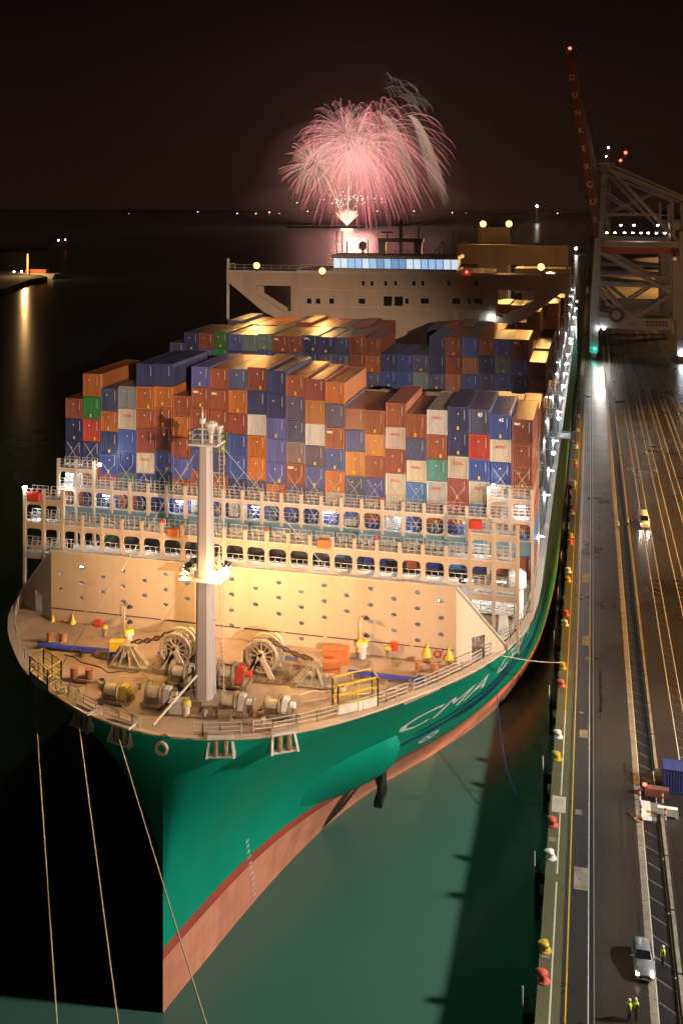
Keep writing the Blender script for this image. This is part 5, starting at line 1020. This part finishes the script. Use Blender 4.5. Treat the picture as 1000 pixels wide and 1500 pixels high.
# work lights on the portal: real lamps shining on the wet quay
for x, y, z, pw in ((2.6, 442.2, 18.4, 7000), (5.0, 442.2, 18.4, 7000)):
    pl = build('portal_lamp', M['led'], lambda m: m.box((x, y, z), (.9, .5, .4)), c1); light('portal_beam_light', 'SPOT', (x, y - .4, z - .4), pw, (1, .93, .82), (x, y - 40, QZ), 110, .8, .4, parent=pl)
for x, z in ((14, 58.6), (17.5, 58.6), (21, 58.6), (24, 58.6), (27.5, 58.6), (31, 58.6), (34, 58.6), (12.5, 62), (18, 62), (28, 62), (10, 58.6), (6.5, 58.6)):
    build('walkway_lamp', M['farw'], lambda m: m.box((x, 463.0, z), (.9, .4, .45)), c1)
light('crane_walk_light', 'POINT', (20, 455, 59.5), 2500, (1, .95, .85), radius=1)
for z in (14, 11.2): build('signal_lamp', M['greenl'], lambda m: m.box((1.2, 442.2, z - 4), (1.0, .5, .7)), c1)
light('signal_glow', 'POINT', (1.2, 441, 9), 250, (.02, .9, .6), radius=.4)
build('lamp_box', M['led'], lambda m: m.box((36.5, 442.6, 9.2), (1.6, .6, 1.4)), c1)

# ---- terminal yard behind: light masts and stacked boxes
for i, (x, y) in enumerate(YARD_MASTS):
    ms = tag(build('light_mast', M['steel'], lambda m: (m.tube((x, y, QZ), (x, y, 42), .5, 8, .25), m.box((x, y, 42.2), (4, 4, .3)))), 'tall sodium floodlight mast standing in the yard, %s along the quay' % ORD[i], 'light mast', 'yard light masts')
    build('lamp_cluster', M['sod'], lambda m: [m.box((x + 1.8 * math.cos(t), y + 1.8 * math.sin(t), 41.7), (.5, .5, .3)) for t in (0, 1.57, 3.14, 4.71)], ms)
    light('yard_sodium', 'POINT' if i == 2 else 'SPOT', (x - 2.5, y, 41), (1300000, 1200000, 60000, 80000, 140000, 700000, 1000000, 1200000)[i], SODIUM, (x - 3.0, y, QZ), 144, .06, .8)
fm = tag(build('light_mast', M['steel'], lambda m: (m.tube((FLOOD[0] + 3, FLOOD[1] - 3, QZ), (FLOOD[0] + 3, FLOOD[1] - 3, FLOOD[2] + 1), .7, 10, .35), m.box((FLOOD[0] + 2.6, FLOOD[1] - 2.6, FLOOD[2] + 1.2), (4, 4, .3)))), 'tall white floodlight mast on the apron abreast of the bow', 'light mast')
yc = [(x, y, k) for y in (600, 616, 632) for x in (44, 47, 50, 56, 59, 62, 68, 71, 74) for k in range(3)]
for x, y, k in yc[:48]:
    c_ = rnd.choice(['orange', 'rust', 'navy', 'white', 'redbrown', 'blue']); container(x, y, QZ + 2.6 * k, False, c_, '%s container stacked in the yard beyond the cranes' % WORD[c_], 'containers stacked in the yard beyond the cranes (%s)' % WORD[c_], None, False)

# ================================================================== FAR SHORE
def land(name, pts, h, m_='rock'): return tag(build(name, M[m_], lambda m: m.add([(x, y, -1) for x, y in pts] + [(x, y, h) for x, y in pts], [tuple(range(len(pts), 2 * len(pts)))] + [(i, (i + 1) % len(pts), len(pts) + (i + 1) % len(pts), len(pts) + i) for i in range(len(pts))])), kind='structure')
land('far_shore', [(-9000, 8200), (9000, 8600), (9000, 9600), (-9000, 9600)], 6)
land('far_pier', [(*atZ(-120, 372, 3),), (*atZ(70, 362, 3),), (*atZ(98, 355, 3),), (*atZ(-120, 352, 3),)], 4)
land('harbour_mole', [(*atZ(-60, 438, 3),), (*atZ(10, 424, 3),), (*atZ(45, 411, 3),), (*atZ(70, 407, 3),), (*atZ(40, 398, 3),), (*atZ(-60, 400, 3),)], 4)
bwx = [atZ(p, 334, 0) for p in (420, 528)]
land('firework_mole', [bwx[0], bwx[1], (bwx[1][0], bwx[1][1] + 60), (bwx[0][0], bwx[0][1] + 60)], 6)
def far_lamp(px, py, d, r_, m_, lab, h=None):
    s, c = math.sin(YAW), math.cos(YAW); l = (px - 500) / F * d; X, Y = l * c - d * s, l * s + d * c; Z = EYE - (py - HZ) * d / F
    o = tag(build('shore_lamp', M[m_], lambda m: m.lathe((X, Y, Z), [(r_ * .4, -r_), (r_, -r_ * .4), (r_, r_ * .4), (r_ * .4, r_)], 8)), lab, 'lamp', 'lamps on the far shore')
    build('lamp_pole', M['steel'], lambda m: m.tube((X, Y, 1), (X, Y, Z - r_), r_ * .25, 5), o)
for px, py in ((291, 311), (342, 312), (377, 312), (395, 312), (414, 312), (447, 310), (553, 310), (608, 310), (660, 311), (678, 312), (820, 312), (500, 312), (238, 314), (190, 313)): far_lamp(px + rnd.uniform(-6, 6), py + rnd.uniform(-1.5, 1), 7900, rnd.uniform(1.5, 3.4), 'farl', 'tiny amber lamp on the far shore', None)
for px, py in ((86, 352), (96, 351), (41, 358), (4, 357)): far_lamp(px, py, 1900, 1.2, 'farw' if px != 96 else 'farl', 'pale lamp at the end of the far pier')
for px, py, m_ in ((21, 398, 'farw'), (32, 398, 'farw'), (29, 404, 'farw'), (23, 409, 'farw'), (5, 411, 'farw'), (5, 416, 'farw'), (17, 406, 'farl')): far_lamp(px, py, 1000, .75, m_, 'white lamp on the near harbour mole')
lh = atZ(786, 322, 0); tag(build('lighthouse', M['white'], lambda m: m.lathe((lh[0], lh[1], 0), [(7, 0), (5, 30), (4, 60), (6, 62), (6, 66), (3, 74)], 12)), 'slim white lighthouse on the horizon behind the stern', 'lighthouse')
far_lamp(786, 302, 4000, 4, 'farw', 'bright lamp of the horizon lighthouse')
far_lamp(843, 364, 1450, 1.6, 'farw', 'bright lamp on the buoy beyond the stern')
# moored boat at the mole
bx0, by0 = atZ(66, 408, 0); boat = empty('moored_boat', (bx0, by0, 0), 'small lit workboat with a tall mast moored at the harbour mole', 'boat')
build('boat_hull', M['white'], lambda m: m.add([(bx0 + x, by0 + y, z) for x, y, z in ((-26, 0, .2), (10, -4, .2), (10, 4, .2), (-28, -1, 5), (14, -6, 5), (14, 6, 5))], [(0, 1, 2), (3, 5, 4), (0, 3, 4, 1), (1, 4, 5, 2), (2, 5, 3, 0)]), boat)
build('boat_cabin', M['orange'], lambda m: m.box((bx0 - 8, by0, 7), (22, 6, 3.6)), boat)
sx_, sy_ = atZ(41, 404, 3); st = tag(build('signal_mast', M['rope'], lambda m: m.tube((sx_, sy_, 3), (sx_, sy_, 24), .8, 8)), 'tall lit signal mast at the end of the harbour mole', 'mast'); light('mole_light', 'POINT', (sx_ + 4, sy_ - 12, 16), 45000, (1, .55, .2), radius=1)

# ================================================================== FIREWORKS (burning sparks over the mole, 3.1 km off)
FD = 3140.0
def fpos(px, py, dd=0.0):
    s, c = math.sin(YAW), math.cos(YAW); d = FD + dd; l = (px - 500) / F * d; return Vector((l * c - d * s, l * s + d * c, EYE - (py - HZ) * d / F))
PX = FD / F
def spark_mat(name, c0, c1, st):
    m = bpy.data.materials.new(name); m.use_nodes = True; N = m.node_tree.nodes; L = m.node_tree.links; N.clear(); at = N.new('ShaderNodeAttribute'); at.attribute_name = 'burn'
    rp = N.new('ShaderNodeValToRGB'); L.new(at.outputs['Fac'], rp.inputs[0]); rp.color_ramp.elements[0].color = (*c0, 1); rp.color_ramp.elements[1].color = (*c1, 1)
    e = N.new('ShaderNodeEmission'); e.inputs[1].default_value = st; L.new(rp.outputs[0], e.inputs[0]); o = N.new('ShaderNodeOutputMaterial'); L.new(e.outputs[0], o.inputs[0]); return m
def burst(parent, px, py, rad, n, grav, c0, c1, st, thick=.42, seed=1, cone=None, start=.08, name='spark_trails', drift=0.0):
    r = random.Random(seed); m = MB(); burn = []; c = fpos(px, py); K = 7; s, co = math.sin(YAW), math.cos(YAW)
    for i in range(n):
        if cone is None:
            z = r.uniform(-1, 1); t = r.uniform(0, 6.283); q = math.sqrt(1 - z * z); d = Vector((q * math.cos(t), q * math.sin(t), z))
        else:
            a = R(r.uniform(*cone)); d = Vector((math.sin(a) * co, math.sin(a) * s, math.cos(a))) + Vector((0, r.uniform(-.15, .15), 0))
        L = rad * PX * r.uniform(.72, 1.06); t0 = r.uniform(start, start + .22); pts = []
        for k in range(K):
            t = t0 + (1 - t0) * k / (K - 1); pts.append(c + d * L * (1 - max(0.0, 1 - t) ** 1.7) + Vector((drift * t * t * PX * co, drift * t * t * PX * s, -grav * PX * t * t)))
        th = thick * PX * r.uniform(.5, 1.1); rr = [th * (.35 + .65 * k / (K - 1)) if k < K - 1 else th * .2 for k in range(K)]
        m.path(pts, rr, 3); burn += [k / (K - 1) for k in range(K) for _ in range(3)]
    o = obj(name, m, spark_mat(name, c0, c1, st), parent); at = o.data.attributes.new('burn', 'FLOAT', 'POINT'); at.data.foreach_set('value', burn); o['kind'] = 'stuff'; return o
f0 = fpos(508, 331)
fw1 = empty('firework_burst', fpos(515, 205), 'large round pink firework burst in the night sky above the mole', 'firework')
burst(fw1, 522, 212, 98, 420, 40, (1.0, .50, .42), (1.0, .17, .24), 1.25, .30, 3)
burst(fw1, 503, 198, 72, 150, 24, (1.0, .70, .58), (1.0, .24, .32), 1.3, .26, 4)
burst(fw1, 560, 192, 84, 170, 52, (1.0, .55, .45), (1.0, .24, .28), 1.15, .26, 14, None, .08, 'spark_trails', 24)
burst(fw1, 520, 225, 60, 120, 30, (1.0, .80, .62), (.9, .5, .4), .9, .24, 24)
fw2 = empty('firework_burst', fpos(460, 240), 'smaller pink and gold firework burst beside the large one', 'firework')
burst(fw2, 460, 240, 52, 260, 10, (.85, .66, .46), (1.0, .22, .2), 1.2, .28, 5)
burst(fw2, 468, 232, 36, 90, 26, (.8, .66, .5), (.5, .36, .26), .8, .28, 15)
fw3 = empty('firework_burst', fpos(600, 190), 'gold willow firework drooping down beside the large pink burst', 'firework')
burst(fw3, 556, 172, 34, 90, 128, (.85, .60, .42), (.36, .22, .15), .55, .34, 6, (15, 88), .05, 'spark_trails', 26)
burst(fw3, 596, 172, 32, 80, 135, (.9, .64, .45), (.36, .23, .16), .6, .34, 7, (15, 88), .05, 'spark_trails', 30)
burst(fw3, 548, 158, 82, 34, 46, (.35, .26, .22), (.55, .42, .36), .5, .36, 17, (10, 66), .35, 'spark_trails', 10)
fw4 = empty('firework_fountain', f0, 'bright white fountain of sparks rising from the mole', 'firework')
burst(fw4, 508, 331, 27, 110, 2, (1.0, .85, .65), (1.0, .62, .36), 2.2, .34, 8, (-44, 44), .0)
burst(fw4, 508, 331, 82, 16, 4, (1.0, .8, .6), (1.0, .6, .4), 2.0, .36, 9, (-24, 24), .05)
fw5 = MB(); r5 = random.Random(5)
for i in range(60): p = fpos(508 + r5.gauss(0, 20), 292 + r5.gauss(0, 4.5)); q = PX * r5.uniform(.5, 1.0); fw5.lathe(p, [(q * .3, -q), (q, 0), (q * .3, q)], 5)
obj('star_shells', fw5, glow('star_white', (.9, .95, .85), 3), fw4)
light('firework_glow', 'POINT', fpos(520, 230), 6e6, (1.0, .42, .36), radius=60)
light('fountain_glow', 'POINT', fpos(508, 322), 1.5e5, (1.0, .75, .5), radius=20)

# thin night haze over the whole harbour
hz = MB(); hz.bx(-13500, 13500, -290, 16000, -7, 1200)
hm_ = bpy.data.materials.new('haze'); hm_.use_nodes = True; hm_.node_tree.nodes.clear()
hv = hm_.node_tree.nodes.new('ShaderNodeVolumePrincipled'); hv.inputs['Color'].default_value = (.92, .9, .88, 1); hv.inputs['Density'].default_value = 2.4e-5; hv.inputs['Anisotropy'].default_value = 0.7
ho_ = hm_.node_tree.nodes.new('ShaderNodeOutputMaterial'); hm_.node_tree.links.new(hv.outputs[0], ho_.inputs['Volume'])
obj('haze', hz, hm_)['kind'] = 'stuff'

# drifting firework smoke, lit by the bursts
sv = bpy.data.materials.new('firework_smoke'); sv.use_nodes = True; sv.node_tree.nodes.clear()
pv = sv.node_tree.nodes.new('ShaderNodeVolumePrincipled'); pv.inputs['Color'].default_value = (.8, .72, .68, 1); pv.inputs['Density'].default_value = 3.2e-4; pv.inputs['Anisotropy'].default_value = 0.1
so = sv.node_tree.nodes.new('ShaderNodeOutputMaterial'); sv.node_tree.links.new(pv.outputs[0], so.inputs['Volume'])
for px, py, a, b, dd in ((505, 240, 260, 150, 0), (560, 225, 230, 170, 60), (470, 275, 210, 110, -70), (600, 270, 200, 120, 130), (530, 295, 330, 75, -140), (430, 300, 200, 60, 90)):
    c_ = fpos(px, py, dd); sm = MB(); sm.smooth = True; sm.lathe(tuple(c_), [(a * math.cos(t), b * math.sin(t)) for t in [R(-88 + 176 * k / 10) for k in range(11)]], 18)
    obj('firework_smoke', sm, sv)['kind'] = 'stuff'
